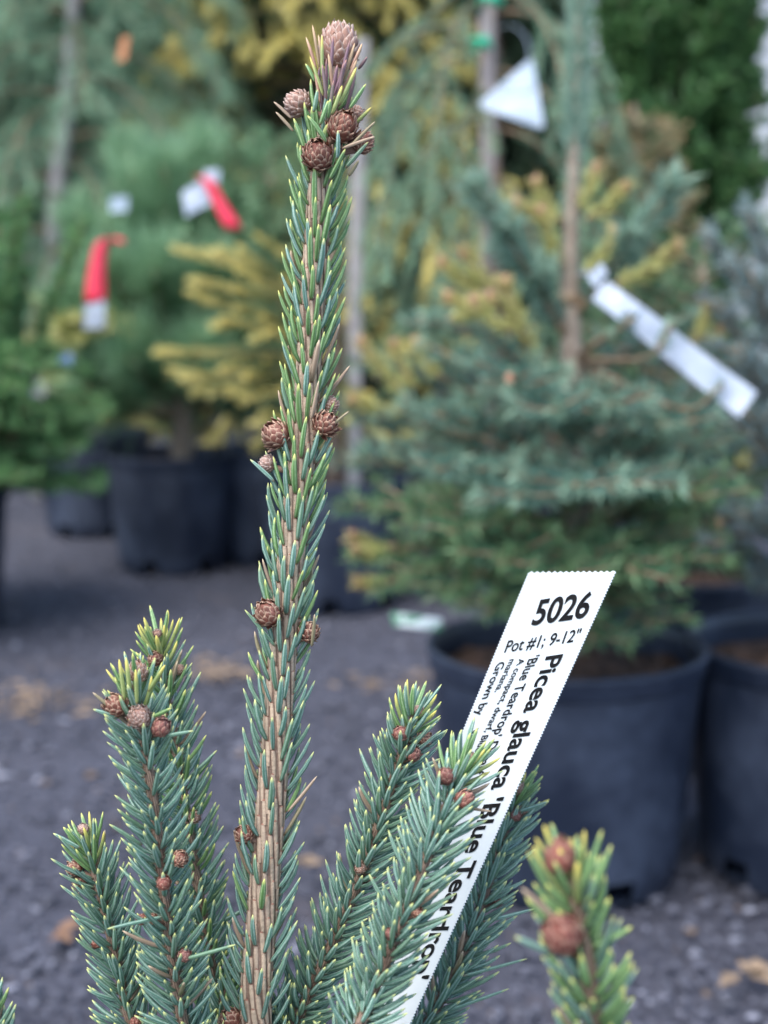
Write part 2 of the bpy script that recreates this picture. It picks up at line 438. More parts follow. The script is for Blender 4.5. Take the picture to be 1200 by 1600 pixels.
def cone_mesh(R0, elong, nsc, mt, seed, lift=0.16):
    """ovoid bud of overlapping pointed scales, axis +Z, base at origin"""
    r_ = np.random.default_rng(seed); b = MB()
    ell = arr(R0, R0, R0 * elong); c = arr(0, 0, R0 * elong * 0.9)
    v, q = lathe([(math.sin(x) * R0 * 0.88, -math.cos(x) * R0 * elong * 0.88) for x in np.linspace(0.05, math.pi - 0.02, 9)], 12)
    b.add(v + c, q, a=np.tile((1.0, 0.0, 0.0), (len(v), 1)))
    prof = [(0, .8), (.4, 1.0), (.78, .66), (1.0, .06)]
    for i in range(nsc):
        zc = -0.72 + 1.66 * (i + 0.5) / nsc
        zc = min(zc, 0.985)
        ph = math.acos(zc); th = i * 2.39996 + r_.normal(0, 0.08)
        n = arr(math.sin(ph) * math.cos(th), math.sin(ph) * math.sin(th), math.cos(ph))
        ea = arr(-math.cos(ph) * math.cos(th), -math.cos(ph) * math.sin(th), math.sin(ph)); eb = np.cross(n, ea)
        kk = (40.0 / max(nsc, 30)) ** 0.5; ln = kk * 0.80 * (0.55 + 0.45 * math.sin(ph)) * (1 + r_.normal(0, 0.08)); wd = kk * 0.42 * (0.45 + 0.55 * math.sin(ph)) * (1 + r_.normal(0, 0.08))
        lf = lift * (1 + r_.normal(0, 0.35)); vv = []; aa = []; rd = r_.random()
        for s, pw in prof:
            for w in (-1, -0.4, 0.4, 1):
                d = n + ea * ln * (s - 0.45) + eb * wd * w * pw
                d = d / np.linalg.norm(d)
                vv.append((d * (0.93 + lf * s ** 1.5 - 0.09 * w * w) + r_.normal(0, 0.022, 3)) * ell + c)
                aa.append((rd, max(zc, 0), max(s ** 2, abs(w) ** 2 * 0.9)))
        qq = [(r * 4 + k, r * 4 + k + 1, r * 4 + k + 5, r * 4 + k + 4) for r in range(3) for k in range(3)]
        b.add(vv, qq, a=aa)
    return b.mesh('cone', mt)
CONES = [cone_mesh(1, 1.08, 58, M_CONE, 1, .24), cone_mesh(1, 1.0, 52, M_CONE, 2, 0.28), cone_mesh(1, 1.15, 64, M_CONE, 3, 0.22)]
PALES = [cone_mesh(1, 1.15, 84, M_CONE_PALE, 5, 0.18), cone_mesh(1, 1.0, 60, M_CONE_PALE, 6, 0.22)]
BUDS = [cone_mesh(1, 1.05, 22, M_BUD, 8, 0.18), cone_mesh(1, 1.2, 26, M_BUD, 9, 0.2)]

def orient(z, x):
    z = unit(z); x = np.asarray(x, float); x = unit(x - z * np.dot(x, z)); y = np.cross(z, x)
    return np.stack([x, y, z], 1)

base_pt = P(430, 1860, 0.475)
spruce = empty('dwarf_spruce', base_pt, 'dwarf blue-green spruce with one tall leading shoot, growing beside the white 5026 label', 'conifer')
BASE = np.array(base_pt)
n_single = 0

def shoot(axis, stem_px, spacing_px, cones, label=None, needle_s=1.0, th0=50, th1=14, front_keep=1.0, fresh=None, apex=None,
          singles=0, bark=M_BARK, nscale_w=1.0, tan=0.02, seed=0, par=13, push=0.0018):
    """axis: list of (px, py, depth) from bottom to top"""
    r_ = np.random.default_rng(100 + seed)
    ctrl = [P(*a) for a in axis]
    pts = spline(ctrl, 160)
    seg = np.linalg.norm(np.diff(pts, axis=0), axis=1); S = np.concatenate([[0], np.cumsum(seg)]); L = S[-1]
    T, A, B = frames(pts)
    dm = np.mean([a[2] for a in axis]); pxm = dm / FPX
    rad = np.interp(S / L, [0, 0.9, 1.0], [stem_px[0] * pxm, stem_px[1] * pxm, stem_px[1] * pxm * 0.55])
    sm = MB()
    v, q, t = tube(pts, rad * 0.9, 14)
    sm.add(v - BASE, q, t, np.tile((0.2, 0.0, 0.0), (len(v), 1)))
    sp = spacing_px * pxm; n = int(L / sp); ga = 2.399963
    nd = []
    for i in range(n):
        s = (i + 0.5) * sp
        s2 = s + r_.normal(0, sp * 0.5)
        th = i * ga + r_.normal(0, 0.05)
        def at(sv):
            return [np.array([np.interp(sv, S, M[:, k]) for k in range(3)]) for M in (pts, T, A, B)] + [np.interp(sv, S, rad)]
        c, tt, aa, bb, r0 = at(min(s2, L))
        rdir = math.cos(th) * aa + math.sin(th) * bb
        # decurrent ridge below the needle with a small peg on top
        ln = par * sp * (1.0 + 0.12 * r_.random()); hw = r0 * math.pi / par * (0.74 + 0.16 * r_.random())
        rows = []; ats = []; rv = r_.random()
        for f, hgt, wf, cr, pg in ((-1.0, -0.06, 0.72, 0.75, 0), (-0.72, 0.0, 0.9, .95, 0), (-0.3, 0.04, 1.0, 1, 0), (-0.06, 0.10, 0.85, 1, 0.2), (0.0, 0.26, 0.42, .9, 1.0), (0.03, -0.05, 0.3, .6, 0.8)):
            cc, t2, a2, b2, r2 = at(min(max(s2 + f * ln, 0), L))
            tf = th + min(-f, 1.0) * R(12.4) * (f < 0); rd2 = math.cos(tf) * a2 + math.sin(tf) * b2; sd2 = np.cross(t2, rd2)
            hh = max(hw, 0.0002)
            rows += [cc + rd2 * (r2 * 0.90) + sd2 * hh * wf, cc + rd2 * (r2 + hgt * hh * 1.3) + sd2 * hh * wf * 0.5, cc + rd2 * (r2 + hgt * hh * 1.3) - sd2 * hh * wf * 0.5, cc + rd2 * (r2 * 0.90) - sd2 * hh * wf]
            ats += [(rv, 0.0, pg), (rv, cr, pg), (rv, cr, pg), (rv, 0.0, pg)]
        qq = [(r * 4 + k, (r + 1) * 4 + k, (r + 1) * 4 + k + 1, r * 4 + k + 1) for r in range(5) for k in range(3)]
        sm.add(np.array(rows) - BASE, qq, a=ats)
        vdir = unit(C0 - c); facing = float(np.dot(rdir, vdir))
        frac = s2 / L
        fk = front_keep if np.ndim(front_keep) == 0 else np.interp(s2 / L, front_keep[0], front_keep[1])
        if facing > 0.40 and r_.random() > fk: continue
        up = np.clip((s2 - (L - 0.012)) / 0.012, 0, 1)               # needles close up round the tip
        ang = R(th0 + (th1 - th0) * 0.5 + r_.normal(0, 5)); ang *= (1 - 0.45 * up)
        side = r_.normal(0, 0.10)
        d = unit(math.cos(ang) * tt + math.sin(ang) * (rdir + side * np.cross(tt, rdir)))
        cls = 0
        if fresh is not None and r_.random() < np.interp(frac, fresh[0], fresh[1]): cls = 1
        if up > 0.25 and apex: cls = apex[int(r_.integers(len(apex)))]
        if r_.random() < tan: cls = 3
        if r_.random() < 0.012: d = unit(d + rdir * 0.8 + r_.normal(0, .3, 3))
        sc = needle_s * (1 + r_.normal(0, 0.08)) * (1.0 - 0.18 * up) * np.interp(frac, [0, 0.06, 1], [0.8, 1, 0.95])
        nd.append((facing, c + rdir * (r0 * 1.02), orient(d, rdir) * arr(nscale_w, nscale_w, 1.0) * sc, cls, int(r_.integers(len(VARS))), r_.random()))
    o = sm.build('shoot', bark, spruce)
    if label: o['label'] = label
    nd.sort(key=lambda z: -z[0])
    for f, p, m3, cls, vi, rd in nd[:singles]:
        M4 = Matrix.Identity(4)
        for a_ in range(3):
            for b_ in range(3): M4[a_][b_] = m3[a_, b_]
            M4[a_][3] = p[a_] - BASE[a_]
        link('needle', var_mesh(vi, cls), o, matrix=M4)
    nb = MB()
    for f, p, m3, cls, vi, rd in nd[singles:]:
        v, q, t, a = VARS[vi]; a = a.copy(); a[:, 0] = rd
        nb.add(v @ m3.T + p - BASE, q, t, a, m=cls)
    x = nb.build('needles', NEEDLE_MATS, o); x['kind'] = 'stuff'
    x['label'] = 'short stiff blue-green needles with yellow tips along the shoot'
    ax_px = np.array(axis, float)
    for cn in cones:
        px, py, rp = cn[:3]; lib = {'c': CONES, 'p': PALES, 'b': BUDS}[cn[3] if len(cn) > 3 else 'c']
        back = len(cn) > 4 and cn[4] == 'back'
        oy = np.argsort(ax_px[:, 1])
        axx = np.interp(py + rp, ax_px[oy, 1], ax_px[oy, 0]); axd = np.interp(py + rp, ax_px[oy, 1], ax_px[oy, 2])
        rm = rp * axd / FPX
        sr = np.interp(py, ax_px[oy, 1], np.linspace(stem_px[1], stem_px[0], len(oy))) * axd / FPX
        off = (px - axx) * axd / FPX; Rr = sr + rm * 0.95 + push
        dz = math.sqrt(max(0.0, Rr * Rr - off * off)) * (-1 if not back else 1)
        if len(cn) > 4 and cn[4] == 'tip': dz = 0
        ctr = P(px, py, axd + dz)
        axp = P(axx, py + rp * 1.0, axd)
        outd = unit(ctr - axp) if np.linalg.norm(ctr - axp) > 1e-4 else arr(0, 0, 1)
        zdir = arr(0, 0, 1.0) if (len(cn) > 4 and cn[4] == 'tip') else unit(outd * 0.9 + arr(0, -0.25, 0.45))
        el = 1.05
        m3 = orient(zdir, r_.normal(0, 1, 3)) * rm
        p = ctr - zdir * rm * 0.9
        M4 = Matrix.Identity(4)
        for a_ in range(3):
            for b_ in range(3): M4[a_][b_] = m3[a_, b_]
            M4[a_][3] = p[a_] - BASE[a_]
        link('cone', lib[int(r_.integers(len(lib)))], o, matrix=M4)
        stalk0 = axp; 
        v, q, t = tube([stalk0 - BASE, (stalk0 + p) / 2 - BASE, p + zdir * rm * 0.25 - BASE], [rm * 0.3, rm * 0.32, rm * 0.45], 6)
        sb = MB(); sb.add(v, q, t, np.tile((0.3, 0.5, 0.6), (len(v), 1))); sb.build('cone_stalk', bark, o)
    return o, pts

def extra_needles(par, items):
    """hand-placed needles: (base px,py,depth),(tip px,py,depth),class,width factor"""
    for k, (b, t, cls, wf) in enumerate(items):
        p0, p1 = P(*b), P(*t); d = p1 - p0; L = np.linalg.norm(d)
        vi = k % 3
        wf *= 0.74; m3 = orient(d, arr(0.3, -1, 0.2)) * arr(wf, wf, L / NL)
        M4 = Matrix.Identity(4)
        for a_ in range(3):
            for b_ in range(3): M4[a_][b_] = m3[a_, b_]
            M4[a_][3] = p0[a_] - BASE[a_]
        link('needle', var_mesh(vi, cls), par, matrix=M4)

D0 = 0.450
mainshoot, _ = shoot(
    [(425, 1850, .472), (400, 1600, D0), (408, 1450, D0), (420, 1300, D0), (432, 1150, D0), (443, 1000, D0), (457, 850, D0), (475, 680, D0), (487, 500, D0), (497, 330, D0), (505, 230, D0), (518, 150, D0)],
    (26, 19), 2.75,
    [(466, 163, 21, 'p'), (533, 202, 24), (497, 246, 24), (556, 178, 13, 'p', 'back'), (564, 225, 17, 'c', 'back'), (433, 680, 22), (508, 663, 20), (514, 634, 13, 'p', 'back'), (419, 725, 14, 'p', 'back'),
     (420, 960, 21), (481, 988, 17), (383, 1305, 15), (362, 1592, 17)],
    'tall leading shoot with bare tan bark, paired cones and a resinous top bud', th0=42, th1=6, front_keep=([0, .45, .6, 1], [.58, .58, .84, .84]), fresh=([0, .45, .7, 1], [0.0, .1, .6, .85]), apex=[1, 1, 4], singles=285, tan=0.06, seed=1, needle_s=1.1, nscale_w=.86, push=0.0)
# terminal bud of the leader
tb = MB()
def placed(meshes, px, py, d, rx, rz, par, name='terminal_bud', tilt=(0.05, -0.1, 1)):
    s = d / FPX; m3 = orient(arr(*tilt), arr(1, 0, 0)) * arr(rx * s, rx * s, rz * s)
    p = P(px, py, d) - m3 @ arr(0, 0, 0.95)
    M4 = Matrix.Identity(4)
    for a_ in range(3):
        for b_ in range(3): M4[a_][b_] = m3[a_, b_]
        M4[a_][3] = p[a_] - BASE[a_]
    return link(name, meshes, par, matrix=M4)
placed(PALES[0], 529, 80, D0, 31, 36, mainshoot)
v, q, t = tube([P(512, 200, D0) - BASE, P(520, 150, D0) - BASE, P(526, 108, D0) - BASE], arr(12, 12, 15) * D0 / FPX, 10)
cb = MB(); cb.add(v, q, t, np.tile((0.3, 0.5, 0.35), (len(v), 1))); cb.build('shoot_tip', M_BARK, mainshoot)
F = D0 - 0.006
extra_needles(mainshoot, [((508, 168, F), (510, 92, F - .002), 4, .9), ((516, 160, F - .003), (528, 96, F - .006), 4, 1.0), ((526, 168, F - .003), (536, 104, F - .007), 4, .95), ((520, 140, F - .004), (513, 84, F - .006), 5, .9), ((532, 150, F - .002), (560, 88, F - .002), 5, .9), ((500, 160, F), (490, 100, F), 5, .85), ((540, 175, F), (556, 112, F - .002), 4, .9), ((512, 190, F - .004), (522, 120, F - .007), 4, .9),
    ((499, 105, F), (489, 44, F), 5, .8), ((494, 108, F), (478, 58, F), 5, .8), ((502, 102, F), (497, 50, F + .003), 5, .7), ((503, 120, F - .002), (503, 60, F - .003), 2, .9), ((505, 150, F), (484, 88, F), 2, .85),
    ((492, 128, F), (476, 97, F), 1, .85), ((515, 125, F - .003), (520, 62, F - .004), 4, .9), ((524, 155, F - .004), (547, 62, F - .005), 4, .9), ((522, 150, F - .004), (543, 88, F - .006), 4, 1.0),
    ((535, 130, F - .003), (553, 72, F - .004), 5, .9), ((548, 110, F), (566, 68, F), 5, .85), ((560, 108, F + .002), (575, 87, F), 4, .7), ((510, 155, F - .004), (504, 105, F - .005), 4, .95),
    ((530, 165, F - .004), (557, 105, F - .005), 2, 1.0), ((518, 180, F - .005), (536, 130, F - .006), 2, .95), ((546, 170, F - .003), (570, 134, F - .005), 1, 1.0), ((512, 185, F - .006), (516, 155, F - .008), 1, 1.0),
    ((500, 195, F - .006), (514, 154, F - .008), 1, 1.05), ((553, 195, F), (578, 170, F - .002), 2, .9), ((490, 175, F - .006), (496, 140, F - .007), 0, 1.05), ((478, 240, F), (457, 180, F - .002), 1, 1.0),
    ((455, 185, F), (430, 161, F), 3, .8), ((458, 205, F), (431, 175, F), 3, .8), ((510, 222, F - .009), (478, 177, F - .011), 1, 1.05), ((548, 228, F - .004), (583, 193, F - .006), 3, .8), ((535, 232, F - .006), (585, 214, F - .008), 3, .85),
    ((527, 248, F - .008), (528, 200, F - .011), 0, 1.0), ((515, 280, F - .003), (538, 236, F - .006), 1, 1.05), ((540, 262, F - .002), (575, 222, F - .003), 0, 1.0), ((545, 275, F), (562, 248, F), 3, .8),
    ((430, 1010, F), (386, 957, F - .004), 0, .95), ((428, 752, F), (391, 718, F), 0, .95), ((450, 1268, F), (499, 1208, F), 3, .8), ((487, 690, F), (541, 646, F), 3, .8), ((486, 655, F - .003), (498, 595, F - .005), 3, .9), ((487, 1010, F - .004), (492, 955, F - .008), 3, .8)])

shootE, _ = shoot([(400, 1850, .470), (300, 1640, .440), (280, 1560, .434), (262, 1440, .43), (248, 1320, .428), (235, 1220, .426), (222, 1140, .426), (210, 1070, .426)], (10, 8), 1.8,
    [(181, 1103, 19, 'c'), (218, 1122, 18, 'p'), (250, 1138, 16, 'b'), (280, 1342, 13, 'c'), (256, 1380, 12, 'b'), (222, 1437, 9, 'b'), (238, 1436, 9, 'c'), (288, 1493, 11, 'b')],
    'dense side shoot topped by yellow needles and three red-brown buds', needle_s=1.15, th0=66, th1=20, front_keep=0.86, apex=[2, 2, 1, 1, 0], push=.0036, nscale_w=.84, bark=M_BARK2, seed=2, tan=0.03)
placed(PALES[1], 215, 1050, .424, 15, 19, shootE)
extra_needles(shootE, [((195, 1095, .42), (186, 1030, .418), 2, 1), ((203, 1085, .42), (196, 1022, .418), 2, 1), ((232, 1080, .42), (256, 1042, .417), 2, 1.05), ((180, 1112, .42), (145, 1082, .418), 3, .8), ((185, 1122, .42), (142, 1107, .418), 0, .9),
    ((214, 1100, .416), (212, 1050, .414), 2, 1), ((256, 1150, .42), (302, 1142, .415), 0, .9), ((238, 1120, .418), (270, 1105, .413), 1, .9), ((255, 1432, .424), (174, 1450, .415), 0, 1), ((282, 1500, .426), (368, 1476, .418), 0, 1), ((222, 1320, .425), (166, 1285, .42), 0, .9)])
shoot([(420, 1850, .478), (352, 1640, .478), (340, 1560, .476), (318, 1440, .474), (296, 1300, .472), (275, 1170, .47), (258, 1080, .47), (247, 1000, .47)], (9, 7), 1.9,
    [(243, 1030, 12, 'c'), (246, 990, 7, 'p'), (279, 1047, 8, 'p'), (304, 1277, 10, 'p')],
    'slender side shoot with a blunt tip rising behind the yellow-topped one', needle_s=1.16, th0=66, th1=20, front_keep=0.94, apex=[2, 1, 1], nscale_w=.84, bark=M_BARK2, seed=3, fresh=([0, 1], [.2, .35]))
shootG, _ = shoot([(400, 1860, .475), (250, 1680, .462), (205, 1600, .46), (182, 1500, .458), (158, 1400, .456), (138, 1320, .455)], (8, 7), 1.8,
    [(118, 1358, 13, 'c'), (125, 1380, 11, 'c'), (152, 1473, 10, 'b'), (130, 1296, 9, 'p', 'tip'), (212, 1597, 10, 'b')],
    'short outer side shoot leaning away, with two brown buds below its tip', needle_s=1.16, th0=62, th1=18, front_keep=0.94, apex=[0, 1, 2], nscale_w=.84, bark=M_BARK2, seed=4)
extra_needles(shootG, [((125, 1325, .452), (83, 1302, .45), 0, 1), ((120, 1318, .452), (97, 1290, .45), 1, 1)])
shoot([(430, 1860, .477), (450, 1640, .463), (480, 1560, .46), (530, 1450, .457), (570, 1350, .455), (605, 1250, .454), (630, 1170, .453), (648, 1110, .453)], (9, 7.5), 1.8,
    [(626, 1147, 13, 'b'), (662, 1154, 12, 'c'), (645, 1180, 12, 'b'), (563, 1357, 9, 'p'), (579, 1374, 8, 'c'), (655, 1113, 9, 'p', 'tip')],
    'leaning side shoot with three glossy red buds, left of the plant label', needle_s=1.18, th0=66, th1=20, front_keep=0.92, apex=[2, 1, 0], nscale_w=.84, bark=M_BARK2, seed=5)
shootC, _ = shoot([(440, 1860, .470), (545, 1640, .412), (575, 1570, .410), (612, 1480, .410), (648, 1390, .412), (678, 1310, .415), (705, 1240, .420), (728, 1190, .425)], (9, 7.5), 1.8,
    [(697, 1214, 14, 'b'), (724, 1251, 15, 'b'), (610, 1460, 10, 'b'), (652, 1426, 10, 'c'), (735, 1190, 12, 'p', 'tip')],
    'leaning side shoot crossing in front of the white plant label', needle_s=1.14, th0=66, th1=22, front_keep=0.92, apex=[2, 1, 0, 1], nscale_w=.84, bark=M_BARK2, seed=6)
extra_needles(shootC, [((690, 1222, .42), (676, 1184, .418), 3, .9), ((730, 1262, .42), (770, 1268, .418), 3, .6), ((618, 1478, .408), (577, 1450, .418), 0, .9)])
shootD, _ = shoot([(450, 1860, .485), (560, 1720, .475), (640, 1640, .476), (700, 1540, .480), (742, 1440, .484), (772, 1350, .489), (795, 1280, .493), (812, 1225, .496)], (9, 7), 1.8,
    [(806, 1275, 9, 'b'), (818, 1266, 8, 'p'), (776, 1410, 8, 'b'), (806, 1232, 14, 'p', 'tip')],
    'leaning side shoot with a pale tip, standing behind the white plant label', needle_s=1.18, th0=62, th1=20, front_keep=0.94, apex=[2, 1, 1], nscale_w=.84, bark=M_BARK2, seed=7)
extra_needles(shootD, [((812, 1268, .485), (858, 1252, .483), 0, 1), ((755, 1440, .478), (842, 1418, .483), 0, .9), ((722, 1525, .475), (816, 1500, .483), 0, .9), ((695, 1580, .472), (795, 1545, .483), 0, .9)])
shootH, _ = shoot([(500, 1900, .46), (760, 1900, .37), (905, 1760, .325), (925, 1640, .315), (922, 1560, .312), (912, 1480, .311), (898, 1400, .31), (884, 1350, .31)], (16, 13), 2.9,
    [(880, 1464, 31, 'b')],
    'near side shoot with a yellow tip and one large red bud, out of focus', needle_s=1.0, th0=58, th1=14, front_keep=0.8, apex=[2, 2, 1, 1], bark=M_BARK2, seed=8, fresh=([0, .7, 1], [.2, .4, .9]))
placed(BUDS[1], 874, 1345, .308, 24, 28, shootH)
extra_needles(shootH, [((872, 1440, .305), (815, 1388, .302), 3, 1), ((862, 1490, .305), (800, 1462, .302), 0, 1.0), ((905, 1400, .306), (938, 1305, .304), 1, 1.1), ((918, 1410, .306), (955, 1320, .304), 1, 1.1), ((860, 1400, .306), (822, 1325, .302), 1, 1.1)])
shoot([(400, 1860, .48), (330, 1780, .475), (330, 1700, .47), (345, 1600, .468), (352, 1540, .468)], (10, 8), 2.2, [], None, needle_s=1.0, th0=62, th1=20, bark=M_BARK2, seed=9, apex=[1, 0])
shoot([(440, 1860, .48), (470, 1760, .468), (462, 1680, .462), (450, 1610, .46)], (10, 8), 2.2, [], None, needle_s=1.0, th0=62, th1=20, bark=M_BARK2, seed=10, apex=[2, 1, 0])
shoot([(380, 1860, .48), (150, 1780, .47), (10, 1690, .47), (-22, 1610, .47), (-30, 1560, .47)], (10, 8), 2.1, [], 'low outer side shoot at the edge of the plant', needle_s=1.16, th0=66, th1=20, bark=M_BARK2, seed=11, apex=[0, 1])

# its pot, standing on an upturned pot
pc = base_pt
nursery_pot(pc[0] + 0.012, pc[1] - 0.005, 0.085, 0.165, 'small black pot holding the dwarf spruce and the 5026 label', z=base_pt[2] - 0.165 * 0.86 - 0.016, group='small black nursery pots')
hz = base_pt[2] - 0.165 * 0.86 - 0.016
nursery_pot(pc[0] + 0.012, pc[1] - 0.005, 0.10, hz, 'upturned empty black pot under the dwarf spruce pot', z=0.0, soil=False, flip=True, group='small black nursery pots')

# ------------------------------------------------------------------ the 5026 plant label
LT = P(826, 892, 0.484)
wdir = unit(RT * 1.0 + UP * 0.13 + FW * -0.80); ldir = unit(-RT * 0.44 - UP * 1.0 - FW * 0.15)
nrm = np.cross(wdir, ldir)
if np.dot(nrm, C0 - LT) < 0: nrm = -nrm
def on_label(px, py):
    r = ray(px, py); return C0 + r * (np.dot(LT - C0, nrm) / np.dot(r, nrm))
label_root = empty('plant_label', P(425, 2000, 0.44), 'white plastic plant label printed 5026, stuck in beside the dwarf spruce', 'label', 'white strip plant labels')
LB = np.array(label_root.location)
def zig(a, b, pitch, amp):
    n = max(2, int(math.hypot(b[0] - a[0], b[1] - a[1]) / pitch)); ex = (b[0] - a[0], b[1] - a[1]); l = math.hypot(*ex); nn = (ex[1] / l, -ex[0] / l)
    out = []
    for k in range(n):
        for f, h in ((0.0, -amp), (0.5, amp)):
            t = (k + f) / n; out.append((a[0] + ex[0] * t + nn[0] * h, a[1] + ex[1] * t + nn[1] * h))
    return out
c_tl, c_tr, c_br, c_bl = (826, 894), (962, 893), (440, 2040), (350, 2040)
left = zig(c_bl, c_tl, 5.0, 1.0); topz = zig(c_tl, c_tr, 9.0, 1.5); right = zig(c_tr, c_br, 5.0, 1.0)
import bmesh
bm = bmesh.new()
outline = left + topz + right
vf = [bm.verts.new(on_label(*p) - LB) for p in outline]
f = bm.faces.new(vf)
ext = bmesh.ops.extrude_face_region(bm, geom=[f])
for e in ext['geom']:
    if isinstance(e, bmesh.types.BMVert): e.co -= Vector(nrm) * 0.0004
bmesh.ops.recalc_face_normals(bm, faces=bm.faces)
me = bpy.data.meshes.new('label_strip'); bm.to_mesh(me); bm.free(); me.materials.append(M_LABEL)
link('label_strip', me, label_root)
def lettering(body, p0, p1, cap, bold=0.0):
    """p0,p1: baseline start/end pixels; cap: pixel of the cap top above the start"""
    cu = bpy.data.curves.new('lettering', 'FONT'); cu.body = body; cu.size = 1.0; cu.offset = bold; cu.resolution_u = 4
    tmp = bpy.data.objects.new('lettering_source', cu); COL.objects.link(tmp)
    dg = bpy.context.evaluated_depsgraph_get(); m = bpy.data.meshes.new_from_object(tmp.evaluated_get(dg))
    COL.objects.unlink(tmp); bpy.data.objects.remove(tmp); bpy.data.curves.remove(cu)
    co = np.zeros(len(m.vertices) * 3, np.float32); m.vertices.foreach_get('co', co); co = co.reshape(-1, 3)
    x0, x1 = co[:, 0].min(), co[:, 0].max()
    A_, B_, C_ = on_label(*p0), on_label(*p1), on_label(*cap)
    w = (B_ - A_) / (x1 - x0); u = (C_ - A_) / 0.70
    nv = A_ - LB + (co[:, 0:1] - x0) * w + co[:, 1:2] * u + nrm * 0.0003
    m.vertices.foreach_set('co', nv.astype(np.float32).ravel()); m.materials.clear(); m.materials.append(M_INK); m.update()
    m.name = 'lettering'
    link('lettering', m, label_root)
lettering('5026', (830, 977), (917, 964), (843, 938), 0.022)
lettering('Pot #1; 9-12"', (788, 1020), (903, 1002), (795, 1001), 0.010)
lettering("Picea glauca 'Blue Teardrop'", (855, 1026), (643, 1530), (881, 1022), 0.022)
lettering("'Blue Teardrop' Dwarf", (829, 1026), (741, 1212), (844, 1023), 0.014)
lettering('A compact, dwarf, Blue', (812, 1030), (742, 1176), (822, 1028), 0.014)
lettering('mariana.', (797, 1031), (773, 1082), (807, 1029), 0.014)
lettering('Grown by', (778, 1036), (742, 1119), (791, 1033), 0.014)
lettering('W', (737, 1141), (730, 1158), (749, 1137), 0.014)

# ------------------------------------------------------------------ background conifers
def diamonds(base, d, ln, wd, rnd, tipv, flat=None):
    """leaf/needle quads"""
    n = len(base)
    rv = rng.normal(0, 1, (n, 3)) if flat is None else flat + rng.normal(0, 0.25, (n, 3))
    s = np.cross(d, rv); s /= np.linalg.norm(s, axis=1)[:, None] + 1e-9
    mid = base + d * (ln * 0.45)[:, None]
    v = np.stack([base, mid + s * (wd * 0.5)[:, None], base + d * ln[:, None], mid - s * (wd * 0.5)[:, None]], 1).reshape(-1, 3)
    q = np.arange(n * 4).reshape(-1, 4)
    a = np.zeros((n, 4, 3)); a[:, :, 0] = rnd[:, None]; a[:, :, 1] = arr(0, .5, 1, .5); a[:, :, 2] = tipv[:, None]
    return v, q, a.reshape(-1, 3)
def clothe(mb, pts, dens, nl, nw, ang, m=1, spread=1.0, upbias=0.0, tip0=0.0, tip1=1.0):
    pts = np.asarray(pts); seg = np.linalg.norm(np.diff(pts, axis=0), axis=1); S = np.concatenate([[0], np.cumsum(seg)]); L = S[-1]
    n = max(4, int(L * dens)); s = np.sort(rng.random(n)) * L
    c = np.stack([np.interp(s, S, pts[:, k]) for k in range(3)], -1)
    T = np.gradient(pts, axis=0); T /= np.linalg.norm(T, axis=1)[:, None] + 1e-9
    t = np.stack([np.interp(s, S, T[:, k]) for k in range(3)], -1)
    r = rng.normal(0, 1, (n, 3)); r -= t * (r * t).sum(1)[:, None]; r /= np.linalg.norm(r, axis=1)[:, None]
    r[:, 2] += upbias
    a = np.radians(ang + rng.normal(0, 9, n))
    d = np.cos(a)[:, None] * t + np.sin(a)[:, None] * r; d /= np.linalg.norm(d, axis=1)[:, None]
    v, q, at = diamonds(c, d, nl * (0.8 + 0.4 * rng.random(n)), np.full(n, nw), rng.random(n), tip0 + (tip1 - tip0) * s / L)
    mb.add(v, q, a=at, m=m)
def bend(p0, d, L, up, n=7, wob=0.03):
    """curved twig: direction d turning towards +z (up>0) or drooping (up<0)"""
    p = np.array(p0, float); d = unit(d); out = [p.copy()]; st = L / (n - 1)
    for k in range(n - 1):
        d = unit(d + arr(0, 0, up / (n - 1)) + rng.normal(0, wob, 3)); p = p + d * st; out.append(p.copy())
    return np.array(out)
def twigged(mb, pts, r0, ntw, tl, tang, dens, nl, nw, ang, m=1, up=0.1, flatn=None, sub=0, tip0=0.0, mtip=None):
    """a branch with alternating side twigs, clothed in needles; material 0 is wood"""
    v, q, t = tube(pts, np.linspace(r0, r0 * 0.35, len(pts)), 5); mb.add(v, q, t, m=0)
    clothe(mb, pts[1:], dens, nl, nw, ang, m, tip0=tip0)
    L = len(pts) - 1
    for k in range(ntw):
        f = 0.22 + 0.76 * (k + 0.5) / ntw; x = f * L; i = min(int(x), L - 1)
        p = pts[i] + (pts[i + 1] - pts[i]) * (x - i); t = unit(pts[i + 1] - pts[i])
        side = np.cross(t, arr(0, 0, 1) if flatn is None else flatn)
        if np.linalg.norm(side) < 1e-3: side = arr(1, 0, 0)
        side = unit(side) * (1 if k % 2 else -1)
        d = unit(t * math.cos(tang) + side * math.sin(tang) + arr(0, 0, rng.normal(0.05, 0.12)))
        ll = tl * (1.05 - 0.55 * f) * (0.8 + 0.4 * rng.random())
        tw = bend(p, d, ll, up, 5)
        v, q, tt = tube(tw, np.linspace(r0 * 0.45, r0 * 0.2, 5), 4, False); mb.add(v, q, m=0)
        clothe(mb, tw, dens, nl, nw, ang, m, tip0=tip0)
        for s_ in range(sub):
            p2 = tw[2 + s_ % 2]; t2 = unit(tw[3] - tw[2]); sd = unit(np.cross(t2, arr(0, 0, 1))) * (1 if s_ % 2 else -1)
            t3 = bend(p2, t2 * 0.7 + sd * 0.7, ll * 0.5, up, 4); clothe(mb, t3, dens, nl, nw, ang, m, tip0=tip0)

def trunk_part(root, pts, radii, m):
    o = np.array(root.location); v, q, t = tube(np.asarray(pts) - o, radii, 10); b = MB(); b.add(v, q, t); return b.build('trunk', m, root)

